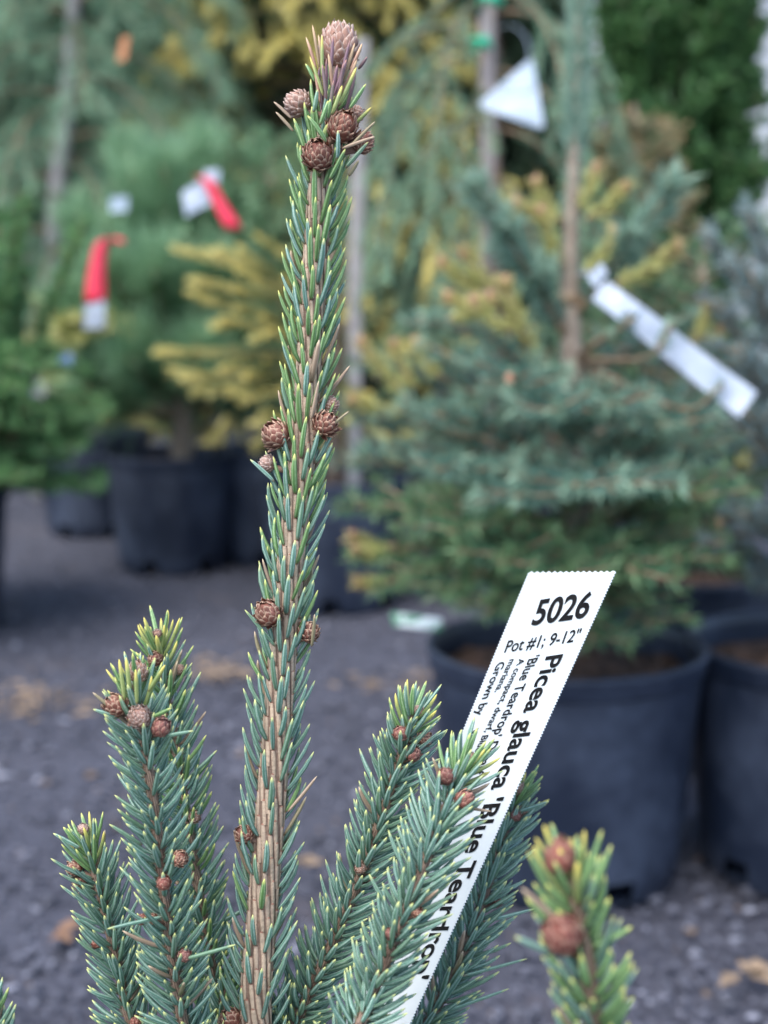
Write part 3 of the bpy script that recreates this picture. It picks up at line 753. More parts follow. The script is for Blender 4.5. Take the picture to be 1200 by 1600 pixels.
# ---- blue-green fir in the near pot
pA = PZ(884, 1004, 0.240); DA = float(np.dot(pA - C0, FW))
nursery_pot(pA[0], pA[1], 0.14, 0.240, 'black pot with the blue-green fir that carries a white strip label')
fir = empty('potted_fir', (pA[0], pA[1], 0.205), 'blue-green fir with orange-tipped yellow shoots and a white strip label', 'conifer', 'potted conifers')
FO = np.array(fir.location)
tr = spline([(pA[0], pA[1], 0.20), P(900, 800, DA), P(893, 560, DA), P(890, 430, DA), P(898, 230, DA), P(905, 60, DA), P(908, -60, DA)], 24)
trunk_part(fir, tr, np.interp(np.linspace(0, 1, 24), [0, .45, .6, 1], [0.014, 0.0105, 0.0075, 0.004]), M_TRUNK_PALE)
lead = MB()
clothe(lead, tr[11:] - FO, 2200, 0.019, 0.0026, 36, 1, tip0=0.4, tip1=0.9); clothe(lead, tr[15:] - FO, 5200, 0.025, 0.0028, 38, 1, tip0=0.6, tip1=0.9)
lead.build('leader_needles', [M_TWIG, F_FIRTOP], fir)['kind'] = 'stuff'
kn = MB()
for (x, y, r) in ((890, 470, 16), (893, 540, 12), (894, 385, 9), (896, 225, 8), (893, 300, 7)):
    s = DA / FPX; vv, qq = lathe([(math.sin(a) * r * s * 1.3, -math.cos(a) * r * s) for a in np.linspace(0.1, 3.04, 7)], 10); kn.add(vv + P(x, y, DA) - FO, qq)
kn.build('trunk_knots', M_TWIG, fir)
def trunk_at(z):
    return np.array([np.interp(z, tr[:, 2], tr[:, k]) for k in range(3)])
def fir_branch(start, tip, sag=0.0, nt=9, tl=0.075, m=F_FIR, r0=0.005, dens=1500, nl=0.017, bud=True, nw=0.0021):
    st, tp = np.array(start), np.array(tip); md = (st + tp) / 2 + arr(0, 0, sag)
    pts = spline([st, md, tp], 9) - FO
    b = MB(); twigged(b, pts, r0, nt, tl, R(48), dens * .75, nl, nw, 50, 1, up=0.15)
    br = b.build('branch', [M_TWIG, m], fir)
    if bud:
        bb = MB(); vv, qq = lathe([(math.sin(a) * 0.0042, -math.cos(a) * 0.007) for a in np.linspace(0.05, 3.1, 6)], 8); bb.add(vv + pts[-1], qq); bb.build('bud', M_ORANGEBUD, br)
    return br
def ta(py, dx=0): return P(893 + dx, py, DA)
# large upright branches round the leader
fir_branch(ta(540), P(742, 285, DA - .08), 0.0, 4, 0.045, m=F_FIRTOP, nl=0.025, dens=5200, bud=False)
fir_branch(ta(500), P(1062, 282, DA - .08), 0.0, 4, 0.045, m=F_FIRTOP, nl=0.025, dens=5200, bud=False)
fir_branch(ta(640), P(660, 500, DA + .05), 0.02, 10, 0.08)
fir_branch(ta(620), P(1100, 500, DA + .12), 0.02, 9, 0.07)
# hand-placed lower and side sprays (tip pixel, depth offset, start pixel y)
for (x, y, dd, sy) in ((590, 560, .10, 700), (560, 650, .02, 740), (556, 720, .06, 790), (550, 790, -.02, 830), (572, 870, .0, 860), (600, 905, -.06, 860), (655, 640, -.12, 740), (690, 730, -.22, 780), (720, 560, -.10, 660), (790, 600, -.2, 680),
                       (860, 640, -.26, 700), (960, 640, -.24, 700), (1040, 660, -.2, 740), (1110, 700, -.1, 760), (1150, 760, .02, 800), (1130, 820, -.08, 830), (1090, 780, -.2, 790), (1000, 760, -.3, 790), (900, 760, -.33, 790), (800, 770, -.31, 790),
                       (700, 830, -.24, 850), (640, 800, -.14, 820), (780, 880, -.28, 860), (880, 900, -.3, 870), (980, 890, -.28, 860), (1070, 880, -.18, 860), (690, 930, -.12, 890), (930, 1010, -.2, 900), (1010, 990, -.16, 900), (1140, 890, .02, 860), (760, 960, -.16, 900), (850, 970, -.2, 900),
                       (620, 700, .14, 760), (1120, 610, .16, 700), (760, 660, .22, 720), (1020, 640, .24, 720), (700, 780, .24, 800), (1060, 800, .24, 820), (880, 700, .28, 760), (880, 850, .28, 860), (750, 870, .24, 870), (1010, 880, .25, 870)):
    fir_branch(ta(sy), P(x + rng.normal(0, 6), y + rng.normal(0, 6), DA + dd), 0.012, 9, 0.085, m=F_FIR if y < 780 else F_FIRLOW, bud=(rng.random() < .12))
# young yellow shoots with orange tips
for (x0, y0, x1, y1, dd) in ((870, 340, 838, 285, 0), (880, 345, 808, 318, -.01), (905, 330, 932, 262, -.01), (915, 345, 978, 292, -.02), (880, 420, 845, 330, -.02), (915, 430, 962, 362, -.04), (960, 445, 1060, 385, -.06), (985, 435, 1055, 398, -.05), (760, 450, 690, 410, -.05), (775, 450, 725, 395, -.06),
                             (785, 480, 700, 465, -.06), (800, 520, 740, 470, -.1), (820, 520, 790, 440, -.08), (1080, 540, 1110, 480, -.02), (1090, 530, 1125, 515, -.02), (640, 620, 565, 535, 0), (650, 610, 615, 540, 0), (690, 590, 650, 535, 0), (635, 640, 550, 625, 0), (1150, 730, 1190, 690, 0), (620, 850, 556, 862, -.02), (640, 900, 560, 910, -.02), (700, 500, 765, 465, -.08), (640, 870, 552, 838, .0)):
    a_, b_ = P(x0, y0, DA + dd), P(x1, y1, DA + dd); pts = spline([a_, (a_ + b_) / 2 + arr(0, 0, -.004), b_], 6) - FO
    b = MB(); v, q, t = tube(pts, np.linspace(.003, .002, 6), 5); b.add(v, q, t, m=0); clothe(b, pts, 3400, 0.015, 0.0024, 40, 1)
    br = b.build('young_shoot', [M_TWIG, F_FIRYOUNG], fir)
    bb = MB(); vv, qq = lathe([(math.sin(a) * 0.0046, -math.cos(a) * 0.0075) for a in np.linspace(0.05, 3.1, 6)], 8); bb.add(vv + pts[-1], qq); bb.build('bud', M_ORANGEBUD, br)

# ---- strip label tied to the fir
def strip(name, corners, th, m, label, cat, group=None, rows=10, wave=0.004):
    """corners: top-left, top-right, bottom-right, bottom-left as world points; gently waved plastic strip"""
    a, b_, c, d = [np.array(x) for x in corners]; o = empty(name, tuple((a + b_ + c + d) / 4), label, cat, group); O = np.array(o.location)
    nn = unit(np.cross(b_ - a, d - a)); mb = MB(); V = []
    for k in range(rows):
        t = k / (rows - 1); l, r = a + (d - a) * t, b_ + (c - b_) * t; off = nn * wave * math.sin(t * 5.0 + 0.6)
        V += [l + off - O, r + off - O, r + off + nn * th - O, l + off + nn * th - O]
    Q = []
    for k in range(rows - 1):
        for e in range(4): Q.append((k * 4 + e, k * 4 + (e + 1) % 4, (k + 1) * 4 + (e + 1) % 4, (k + 1) * 4 + e))
    Q += [(0, 1, 2, 3), ((rows - 1) * 4 + 3, (rows - 1) * 4 + 2, (rows - 1) * 4 + 1, (rows - 1) * 4)]
    mb.add(V, Q); mb.build('strip', m, o, smooth=False); return o, O
ds = DA - 0.14
so_, sO = strip('plant_label', [P(948, 440, ds), P(925, 468, ds), P(1155, 652, ds - .03), P(1184, 612, ds - .03)], 0.0006, M_PAPER, 'blank-looking pale strip label tied across the blue-green fir', 'label', 'white strip plant labels')
lp = MB()
vv, qq, tt = tube(spline([P(936, 452, ds) - sO, P(928, 430, ds + .03) - sO, P(905, 430, ds + .14) - sO, P(893, 455, DA) - sO], 12), 0.0022, 6); lp.add(vv, qq, tt); lp.build('tie', M_PAPER, so_)
loop = MB(); c4 = [P(940, 410, ds), P(918, 432, ds), P(928, 448, ds), P(950, 428, ds)]
loop.add([p - sO for p in c4] + [p - sO + arr(0, .0008, 0) for p in c4], [(0, 1, 2, 3), (7, 6, 5, 4), (0, 4, 5, 1), (1, 5, 6, 2), (2, 6, 7, 3), (3, 7, 4, 0)]); loop.build('loop_tab', M_PAPER, so_, smooth=False)
for (x0, y0, x1, y1, w_) in ((1010, 560, 1050, 505, .0), (1060, 640, 1130, 600, .0), (985, 500, 960, 520, 0)):
    a_, b_ = P(x0, y0, ds - .02), P(x1, y1, ds - .03); pts = spline([P(900, 560, DA), a_, b_], 8) - FO
    b = MB(); v, q, t = tube(pts, np.linspace(.004, .002, 8), 5); b.add(v, q, t, m=0); clothe(b, pts[3:], 1500, .013, .002, 45, 1); b.build('branch', [M_TWIG, F_FIR], fir)

# ---- second near pot with a blue spruce
pB = PZ(1290, 1000, 0.240); DB = float(np.dot(pB - C0, FW))
nursery_pot(pB[0], pB[1], 0.14, 0.240, 'black pot with wavy rim standing right beside the fir pot')
bs = empty('potted_spruce', (pB[0], pB[1], 0.205), 'blue-grey spruce with stiff upright branches, in the pot beside the fir', 'conifer', 'potted conifers')
BO = np.array(bs.location)
trunk_part(bs, spline([(pB[0], pB[1], .20), (pB[0], pB[1], .6), (pB[0] - .01, pB[1] + .02, 1.0)], 10), np.linspace(.013, .004, 10), M_TRUNK)
def bs_branch(y0, x1, y1, dd, nt=8, tl=.06):
    st = P(1285, y0, DB); tp = P(x1, y1, DB + dd); pts = spline([st, (st + tp) / 2 + arr(0, 0, -.02), tp], 9) - BO
    b = MB(); twigged(b, pts, .0045, nt, tl, R(45), 1700, .015, .002, 55, 1, up=.25); b.build('branch', [M_TWIG, F_BLUE], bs)
for a in ((560, 1102, 362, .05), (540, 1163, 325, .0), (640, 1118, 470, -.05), (620, 1170, 420, -.06), (680, 1150, 540, -.1), (700, 1120, 600, .1), (760, 1165, 640, -.12), (800, 1130, 760, .08), (820, 1160, 800, -.1), (880, 1150, 850, .0), (600, 1290, 250, 0), (650, 1400, 400, 0), (700, 1450, 550, .05), (760, 1440, 700, -.05), (840, 1430, 820, 0),
          (620, 1260, 380, -.12), (700, 1280, 560, -.2), (800, 1270, 720, -.2), (640, 1280, 420, .15), (760, 1270, 640, .2), (860, 1200, 900, .1)): bs_branch(*a)

# ---- pot peeking out behind the two near pots
pK = PZ(1050, 880, 0.240)
nursery_pot(pK[0] + .02, pK[1], 0.14, 0.240, 'black pot half hidden behind the fir pot')
sp3 = empty('potted_spruce', (pK[0] + .02, pK[1], .205), 'low green conifer in the pot hidden behind the fir', 'conifer', 'potted conifers')
KO = np.array(sp3.location); trunk_part(sp3, [KO + arr(0, 0, -.01), KO + arr(0, 0, .25), KO + arr(.01, 0, .45)], [.012, .009, .003], M_TRUNK)
b = MB()
for k in range(26):
    z = .05 + .38 * k / 26; az = k * 2.4; d = arr(math.cos(az), math.sin(az), .35); pts = bend((0, 0, z), d, .28 * (1 - z) + .02, .2, 7); twigged(b, pts, .004, 8, .08, R(48), 900, .016, .0026, 50, 1)
b.build('crown', [M_TWIG, F_FIRLOW], sp3)

# ---- green plastic tag by the fir pot's rim
gt = [P(612, 958, 1.60), P(690, 966, 1.52), P(690, 986, 1.50), P(616, 978, 1.58)]
strip('plant_tag', [gt[0], gt[3], gt[2], gt[1]], .0008, M_GREENTAG, 'small green and white plastic tag poking out over the fir pot rim', 'tag', rows=5, wave=.001)

# ---- left pot with the long-needled pine
pC = PZ(268, 706, 0.245)
nursery_pot(pC[0], pC[1], 0.14, 0.245, 'black pot holding the long-needled pine')
pine = empty('potted_pine', (pC[0] + .02, pC[1], .21), 'bushy long-needled green pine in a black pot, hung with red ribbon tags', 'conifer', 'potted conifers')
PO = np.array(pine.location); DC = float(np.dot(PO - C0, FW))
trunk_part(pine, spline([PO + arr(0, 0, -.01), PO + arr(.005, 0, .15), P(275, 420, DC), P(270, 250, DC)], 14), np.linspace(.026, .008, 14), M_TRUNK_PALE)
def pine_branch(st, tp, tufts=4, nl=.095, m=F_PINE, root=pine, O=PO, dens=1100):
    st, tp = np.array(st), np.array(tp); pts = spline([st, (st + tp) / 2 + arr(0, 0, -.02), tp], 9) - O
    b = MB(); v, q, t = tube(pts, np.linspace(.009, .005, 9), 6); b.add(v, q, t, m=0)
    clothe(b, pts[3:], dens, nl, .0024, 48, 1, tip0=.2); clothe(b, pts[6:], dens * 2, nl, .0024, 32, 1, tip0=.6)
    for k in range(tufts):
        i = 3 + k % 4; d = unit(unit(pts[i + 1] - pts[i]) * .8 + rng.normal(0, .5, 3) + arr(0, 0, .5)); tw = bend(pts[i], d, .10, .4, 5)
        v, q, t = tube(tw, .004, 5); b.add(v, q, t, m=0); clothe(b, tw, dens * 1.6, nl, .0024, 40, 1, tip0=.3)
    b.build('branch', [M_TWIG, m], root)
for (x, y, dd, sy) in ((197, 235, 0, 480), (310, 225, .05, 470), (255, 260, -.1, 450), (395, 330, .05, 500), (430, 430, .1, 560), (120, 340, .05, 540), (100, 470, 0, 600), (165, 420, -.2, 560), (240, 420, -.25, 560), (330, 420, -.2, 560), (380, 520, -.15, 620), (130, 600, -.1, 650), (200, 560, -.28, 620), (310, 560, -.28, 620), (420, 590, 0, 640),
                       (330, 320, .2, 500), (200, 340, .25, 520), (300, 500, .3, 600), (150, 520, .25, 620), (380, 440, .25, 560), (220, 600, .25, 640), (350, 580, .25, 640)):
    pine_branch(P(275, sy, DC), P(x, y, DC + dd), 5)

# ---- red ribbon tags
def ribbon(pts_px, d, w0, w1, label, paper, pd=0.0):
    c = np.array([P(x, y, d) for x, y in pts_px]); c = spline(c, 14); o = empty('ribbon_tag', tuple(c[-1]), label, 'tag', 'red ribbon tags on the pine'); O = np.array(o.location)
    b = MB(); V = []; 
    for k, p in enumerate(c):
        t = k / 13; s = d / FPX * (w0 + (w1 - w0) * t) * .5; tw = .6 * math.sin(t * 3); sd = arr(math.cos(tw), math.sin(tw), 0) * s
        V += [p - sd - O, p + sd - O, p + sd + arr(0, .0012, 0) - O, p - sd + arr(0, .0012, 0) - O]
    Q = [(k * 4 + e, k * 4 + (e + 1) % 4, k * 4 + 4 + (e + 1) % 4, k * 4 + 4 + e) for k in range(13) for e in range(4)] + [(3, 2, 1, 0), (52, 53, 54, 55)]
    b.add(V, Q); b.build('ribbon', M_RED, o)
    for cr in paper:
        q4 = [P(x, y, d + pd) - O for x, y in cr]; pb_ = MB(); pb_.add(q4 + [p + arr(0, .0015, 0) for p in q4], [(0, 1, 2, 3), (7, 6, 5, 4), (0, 4, 5, 1), (1, 5, 6, 2), (2, 6, 7, 3), (3, 7, 4, 0)]); pb_.build('paper_slip', M_PAPER, o, smooth=False)
ribbon([(190, 380), (178, 371), (160, 380), (153, 410), (150, 440), (149, 474)], DC - .36, 15, 33, 'red ribbon with a white slip hanging straight down from the pine', [[(133, 472), (164, 470), (163, 512), (131, 514)]])
ribbon([(308, 276), (325, 283), (342, 315), (366, 358)], DC - .3, 16, 26, 'red ribbon slanting off a white label near the top of the pine', [[(318, 266), (343, 264), (343, 285), (322, 288)], [(284, 300), (318, 280), (330, 318), (290, 338)]], .006)
strip('plant_tag', [P(172, 308, DC - .2), P(200, 306, DC - .2), P(200, 330, DC - .2), P(172, 332, DC - .2)], .001, M_FILM, 'small square pale tag caught in the pine needles', 'tag', rows=4, wave=.0)
strip('plant_tag', [P(92, 552, 2.75), P(113, 552, 2.75), P(113, 576, 2.75), P(92, 576, 2.75)], .001, simple('blue_tag', (.16, .25, .52), (.25, .36, .62), 40, .4), 'small blue tag under the chartreuse shrub', 'tag', rows=4, wave=.0)
strip('plant_tag', [P(190, 58, 3.0), P(203, 56, 3.0), P(196, 95, 3.0), P(182, 96, 3.0)], .001, simple('orange_tag', (.36, .13, .04), (.45, .18, .06), 40, .4), 'small orange tag high in the weeping pine', 'tag', rows=4, wave=.0)

# ---- golden conifer with feathery fingers, pot and stake behind the leader
pE = PZ(522, 742, 0.245); DE = float(np.dot(pE - C0, FW))
nursery_pot(pE[0], pE[1], 0.14, 0.245, 'black pot holding the golden conifer and a grey wooden stake')
gold = empty('golden_conifer', (pE[0], pE[1], .21), 'golden conifer with yellow feathery fingers, tied to a grey stake', 'conifer', 'potted conifers')
GO = np.array(gold.location)
trunk_part(gold, spline([GO + arr(0, 0, -.01), P(520, 560, DE), P(515, 380, DE), P(520, 300, DE)], 12), np.linspace(.02, .005, 12), M_TRUNK)
for (sy, x, y, dd, lf) in ((470, 300, 395, -.1, 1), (480, 345, 392, -.05, 1), (500, 312, 440, -.15, 1), (520, 320, 470, -.1, 1), (540, 350, 500, -.2, 1), (560, 250, 552, -.2, 1), (580, 290, 592, -.25, 1), (590, 330, 612, -.2, 1), (600, 380, 625, -.25, 1), (540, 420, 520, -.25, 1), (500, 400, 440, -.2, 1), (450, 440, 395, -.15, 1), (560, 640, 560, .1, 1), (520, 650, 470, .1, 1), (480, 640, 400, .1, 1), (440, 600, 350, 0, 1), (590, 560, 640, -.2, 1), (620, 440, 660, -.2, 1), (560, 470, 560, -.3, 1), (620, 600, 690, 0, 1), (650, 400, 690, .1, 1), (640, 500, 690, -.2, 1), (500, 520, 470, .3, 1), (560, 400, 560, .25, 1)):
    st, tp = P(518, sy, DE), P(x, y, DE + dd); pts = spline([st, (st + tp) / 2 + arr(0, 0, .005), tp], 9) - GO
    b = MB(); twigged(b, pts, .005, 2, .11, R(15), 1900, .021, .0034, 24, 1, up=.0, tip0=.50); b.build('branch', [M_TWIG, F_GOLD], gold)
st0, st1 = arr(pE[0] + .035, pE[1] - .03, .12), P(566, 62, DE - .02)
sv, sq, stt = tube(spline([st0, (st0 + st1) / 2 + arr(-.004, 0, 0), st1], 8), .0135, 4); mb = MB(); mb.add(sv - st0, sq, stt)
o = mb.build('wooden_stake', M_WOODSTAKE, smooth=False, loc=tuple(st0)); tag(o, 'tall grey square wooden stake standing in the golden conifer pot', 'stake')

# ---- more pots in shade behind
def clump(root, O, n, hgt, rad, m, tl=.08, dens=500, nl=.02, nw=.004, up=.3, shape=1.0, lean=0.4, z0=.02, nt=7, name='crown', ang=45):
    b = MB()
    for k in range(n):
        f = (k + .5) / n; z = z0 + hgt * f * .85; az = k * 2.39996 + rng.normal(0, .2); L = rad * ((1 - f) ** (.6 * shape) * .85 + .18) * (.8 + .4 * rng.random())
        d = arr(math.cos(az), math.sin(az), lean); pts = bend((0, 0, z), d, L * 1.1, up, 7)
        twigged(b, pts, .004, nt, tl, R(46), dens, nl, nw, ang, 1, up=.1)
    return b.build(name, [M_TWIG, m], root)
pF = PZ(112, 690, 0.245) + arr(0, .25, 0)
nursery_pot(pF[0], pF[1], .14, .245, 'black pot of the chartreuse shrub, half hidden behind the yew')
chs = empty('golden_shrub', (pF[0], pF[1], .21), 'low chartreuse shrub with flat sprays between the yew and the pine', 'shrub', 'potted conifers')
CO = np.array(chs.location); trunk_part(chs, [CO + arr(0, 0, -.01), CO + arr(0, 0, .15), CO + arr(0, 0, .3)], [.014, .01, .004], M_TRUNK)
clump(chs, CO, 30, .30, .17, F_CHART, .09, 520, .02, .005, .35, .3, .8)
for (x, y, dd) in ((80, 515, 0), (110, 495, .04), (140, 500, -.02), (170, 510, 0), (198, 500, .03), (205, 520, 0), (120, 530, -.04), (90, 500, .08)):
    tp = P(x, y, 2.82 + dd); st = CO + arr(0, -.02, .22); pts = spline([st, st * .45 + tp * .55 + arr(0, 0, .02), tp], 9) - CO
    b = MB(); twigged(b, pts, .004, 8, .07, R(50), 1100, .018, .005, 45, 1, up=0, tip0=.35); b.build('branch', [M_TWIG, F_CHART], chs)
pG = PZ(398, 712, 0.245)
nursery_pot(pG[0] + .03, pG[1] + .15, .14, .245, 'black pot in shade between the pine pot and the golden conifer pot')
sh2 = empty('potted_spruce', (pG[0] + .03, pG[1] + .15, .21), 'dark green conifer in shade behind the pine and golden conifer', 'conifer', 'potted conifers')
trunk_part(sh2, [np.array(sh2.location) + arr(0, 0, z) for z in (-.01, .3, .65)], [.016, .01, .004], M_TRUNK)
clump(sh2, None, 46, .75, .3, F_PINE, .1, 420, .025, .004, .2)

# ---- yew on the left, its skirt hanging past its pot
YX, YY = -0.80, 2.50
nursery_pot(YX, YY, .14, .245, 'black pot under the bright green yew, hidden by its skirt')
yew = empty('potted_yew', (YX, YY, .21), 'bright green yew with upright tufts and a full skirt, beside the pine', 'conifer', 'potted conifers')
YO = np.array(yew.location); trunk_part(yew, [YO + arr(0, 0, z) for z in (-.01, .2, .5)], [.018, .012, .004], M_TRUNK)
b = MB()
for k in range(120):
    f = rng.random(); z = .02 + .26 * f; az = rng.random() * 6.283; L = np.interp(f, [0, .4, 1], [.25, .27, .16]) * (.8 + .35 * rng.random())
    pts = bend((.06 * math.cos(az), .06 * math.sin(az), z), arr(math.cos(az), math.sin(az), .25), L, -.35, 7)
    twigged(b, pts, .003, 7, .07, R(42), 800, .018, .004, 50, 1, up=.0)
b.build('skirt', [M_TWIG, F_YEW], yew)
for k in range(22):
    az = k * 2.4; rr_ = .05 + .16 * (k / 22) ** .6; h_ = .50 - .13 * rr_ / .2 + rng.normal(0, .03)
    b = MB(); pts = bend((rr_ * .7 * math.cos(az), rr_ * .7 * math.sin(az), .10), arr(math.cos(az) * .25, math.sin(az) * .25, 1), h_, .0, 8, .04); twigged(b, pts, .005, 16, .06, R(40), 1100, .019, .004, 52, 1, up=.3)
    b.build('branch', [M_TWIG, F_YEW], yew)

# ---- weeping pine, upper left
wp = empty('weeping_pine', (-.96, 4.0, 0), 'tall weeping blue-green pine with a pale leaning trunk, behind the yew', 'conifer', 'tall conifers behind the pots')
WO = np.array(wp.location)
trunk_part(wp, spline([WO, P(90, 300, 4.0), P(108, 130, 4.0), P(120, -60, 4.0), P(140, -260, 4.0)], 16), np.linspace(.03, .014, 16), M_WOODSTAKE)
def weeper(root, O, starts, m, L0, drop, dens, nl, nw, ang, r0=.007, nt=5):
    for (st, az, L, up0) in starts:
        b = MB(); d = arr(math.cos(az), math.sin(az), up0); pts = bend(np.array(st) - O, d, L, -drop, 12, .04)
        twigged(b, pts, r0, nt, L0, R(35), dens, nl, nw, ang, 1, up=-.9); b.build('branch', [M_TWIG, m], root)
ss = []
for k in range(44):
    f = k / 44; y = 430 - 720 * f; ss.append((P(100 + 25 * f, y, 4.0), k * 2.39996, .45 + .3 * rng.random(), .45))
weeper(wp, WO, ss, F_WEEP, .2, 2.0, 420, .075, .003, 30, nt=6)

# ---- weeping conifer on a stake with green ties
wc0 = PZ(770, 905, 0.0); wc = empty('weeping_conifer', (wc0[0], 2.75, .21), 'weeping grey-green conifer trained on a stake with green tape', 'conifer', 'potted conifers')
nursery_pot(wc0[0], 2.75, .14, .245, 'black pot of the staked weeping conifer, hidden behind the fir')
VO = np.array(wc.location); DV = float(np.dot(VO + arr(0, 0, .6) - C0, FW))
trunk_part(wc, spline([VO + arr(0, 0, -.01), P(775, 500, DV), P(772, 150, DV), P(770, -80, DV)], 14), np.linspace(.013, .008, 14), M_TRUNK)
ss = [(P(762, 40, DV), math.pi * 1.0, .62, .35), (P(768, 60, DV), math.pi * .9, .5, .2), (P(772, 20, DV), 0.2, .5, .3), (P(770, 110, DV), -.6, .45, .1), (P(770, 150, DV), -1.9, .5, .3), (P(768, 90, DV), -2.4, .6, .3), (P(770, -30, DV), 2.4, .6, .2), (P(770, 180, DV), -2.8, .4, .2), (P(772, 200, DV), -.2, .4, .1), (P(772, 280, DV), -1.2, .35, .1), (P(772, 260, DV), 2.9, .35, .1), (P(770, 330, DV), -2.2, .3, .1), (P(770, 0, DV), -1.2, .7, .2), (P(770, 10, DV), -2.0, .6, .3), (P(770, 360, DV), -.5, .3, .0), (P(770, -40, DV), .9, .6, .2)]
weeper(wc, VO, ss, F_WEEP, .14, 3.0, 900, .02, .003, 35, r0=.005, nt=8)
s0_, s1_ = arr(VO[0] - .02, VO[1] - .04, .10), P(760, -70, DV - .05)
vv, qq, tt = tube([s0_ * 0, (s1_ - s0_) / 2, s1_ - s0_], .014, 4); mb = MB(); mb.add(vv, qq, tt)
o = mb.build('bamboo_stake', simple('pinkish_stake_wood', (.36, .29, .27), (.47, .40, .37), 30, .7), smooth=False, loc=tuple(s0_)); tag(o, 'pinkish wooden stake wrapped with green tape, in the weeping conifer', 'stake')
for k, (x, y, r_) in enumerate(((765, 4, 17), (750, 71, 15))):
    s = DV / FPX; pp = P(x, y, DV - .06); mb = MB()
    th = np.linspace(0, 2 * math.pi, 20); ring = np.stack([np.cos(th) * r_ * s, np.sin(th) * .035, .006 * np.sin(th * 2)], -1)
    vv, qq, tt = tube(ring, .006, 6); mb.add(vv, qq, tt)
    vv, qq = lathe([(math.sin(a) * .013, -math.cos(a) * .011) for a in np.linspace(.1, 3.04, 7)], 9); mb.add(vv + arr(.004, -.036, 0), qq)
    o = mb.build('tape_tie', M_TIE, loc=tuple(pp)); tag(o, ['knotted green tape tie high on the pinkish stake', 'knotted green tape tie on the pinkish stake, just above the triangular tag'][k], 'tie', 'green tape ties')

# ---- triangular clear hanging tag
DT = DV - .30
tri = [(745, 165), (832, 88), (851, 203)]
ctr = np.mean([P(x, y, DT) for x, y in tri], 0); to = empty('hanging_tag', tuple(ctr), 'triangular clear plastic tag with rounded corners hanging by the staked conifer', 'tag')
bm = bmesh.new(); pts2 = []
for k in range(3):
    a_, b_, c_ = [np.array(tri[(k + e) % 3], float) for e in (-1, 0, 1)]
    pa, pc_ = b_ + unit(a_ - b_) * 13, b_ + unit(c_ - b_) * 13
    for t in np.linspace(0, 1, 6): pts2.append((1 - t) ** 2 * pa + 2 * t * (1 - t) * b_ + t * t * pc_)
fc = bm.faces.new([bm.verts.new(P(x, y, DT - .0006 * (y - 150)) - ctr) for x, y in pts2])
inner = bmesh.ops.inset_region(bm, faces=[fc], thickness=.008, depth=0.0)
ff = [f for f in bm.faces]
for f in ff: f.material_index = 1 if f is not fc else 0
ex = bmesh.ops.extrude_face_region(bm, geom=ff)
for e in ex['geom']:
    if isinstance(e, bmesh.types.BMVert): e.co += Vector((0, .0012, 0))
bmesh.ops.recalc_face_normals(bm, faces=bm.faces)
me = bpy.data.meshes.new('tag_plate'); bm.to_mesh(me); bm.free(); me.materials.append(M_FILM); me.materials.append(M_PAPER); link('tag_plate', me, to)
mb = MB(); vv, qq, tt = tube(spline([P(830, 96, DT) - ctr, P(822, 60, DT + .05) - ctr, P(800, 40, DT + .15) - ctr, P(770, 45, DV) - ctr], 12), .0010, 6); mb.add(vv, qq, tt); mb.build('tie', M_FILM, to)
prn = MB()
for (x0, y0, x1, y1, w_) in ((800, 128, 828, 120, 3), (790, 142, 832, 134, 3), (782, 158, 838, 156, 3), (795, 172, 838, 176, 3)):
    q4 = [P(x, y, DT - .0006 * (y - 150) - .0006) - ctr for x, y in ((x0, y0), (x1, y1), (x1, y1 + w_), (x0, y0 + w_))]; prn.add(q4, [(0, 1, 2, 3)])
prn.build('print_band', simple('faded_print', (.35, .42, .50), (.45, .52, .60), 60, .5), to)

# ---- arborvitae column in a large pot, right
av = P(1050, 475, 4.0); nursery_pot(av[0], av[1], .25, .50, 'large black pot of the arborvitae column')
arb = empty('arborvitae', (av[0], av[1], .43), 'dense dark green arborvitae column in the large black pot', 'conifer', 'tall conifers behind the pots')
AO = np.array(arb.location); trunk_part(arb, [AO + arr(0, 0, z) for z in (-.02, .6, 1.6)], [.03, .02, .006], M_TRUNK)
def arb_mesh(n, H, rad, m, dens=420, nl=.03, nw=.009, nt=6, tl=.09):
    b = MB()
    for k in range(n):
        f = rng.random() ** .9; z = H * f; az = rng.random() * 6.283; rr_ = rad * np.interp(f, [0, .12, .55, .85, 1], [.75, 1, .9, .5, .05]) * (.75 + .35 * rng.random())
        pts = bend((rr_ * (.1 + .4 * rng.random()) * math.cos(az), rr_ * (.1 + .4 * rng.random()) * math.sin(az), z), arr(math.cos(az), math.sin(az), 1.1), rr_ * .8 + .06, .2, 6)
        twigged(b, pts, .004, nt, tl, R(38), dens, nl, nw, 32, 1, up=.2, flatn=arr(-math.sin(az), math.cos(az), 0))
    return b
arb_mesh(700, 1.75, .215, F_ARB, nw=.013).build('crown', [M_TWIG, F_ARB], arb)

# ---- straw-tipped conifer between the fir and the arborvitae
stx = P(985, 420, 3.0); nursery_pot(stx[0], stx[1], .14, .245, 'black pot of the straw-tipped conifer, hidden behind the fir')
stc = empty('potted_spruce', (stx[0], stx[1], .21), 'slender conifer with straw-coloured tips behind the fir', 'conifer', 'potted conifers')
trunk_part(stc, [np.array(stc.location) + arr(0, 0, z) for z in (-.01, .4, .75)], [.016, .01, .004], M_TRUNK)
clump(stc, None, 60, .80, .22, F_STRAW, .07, 620, .018, .0034, .3)

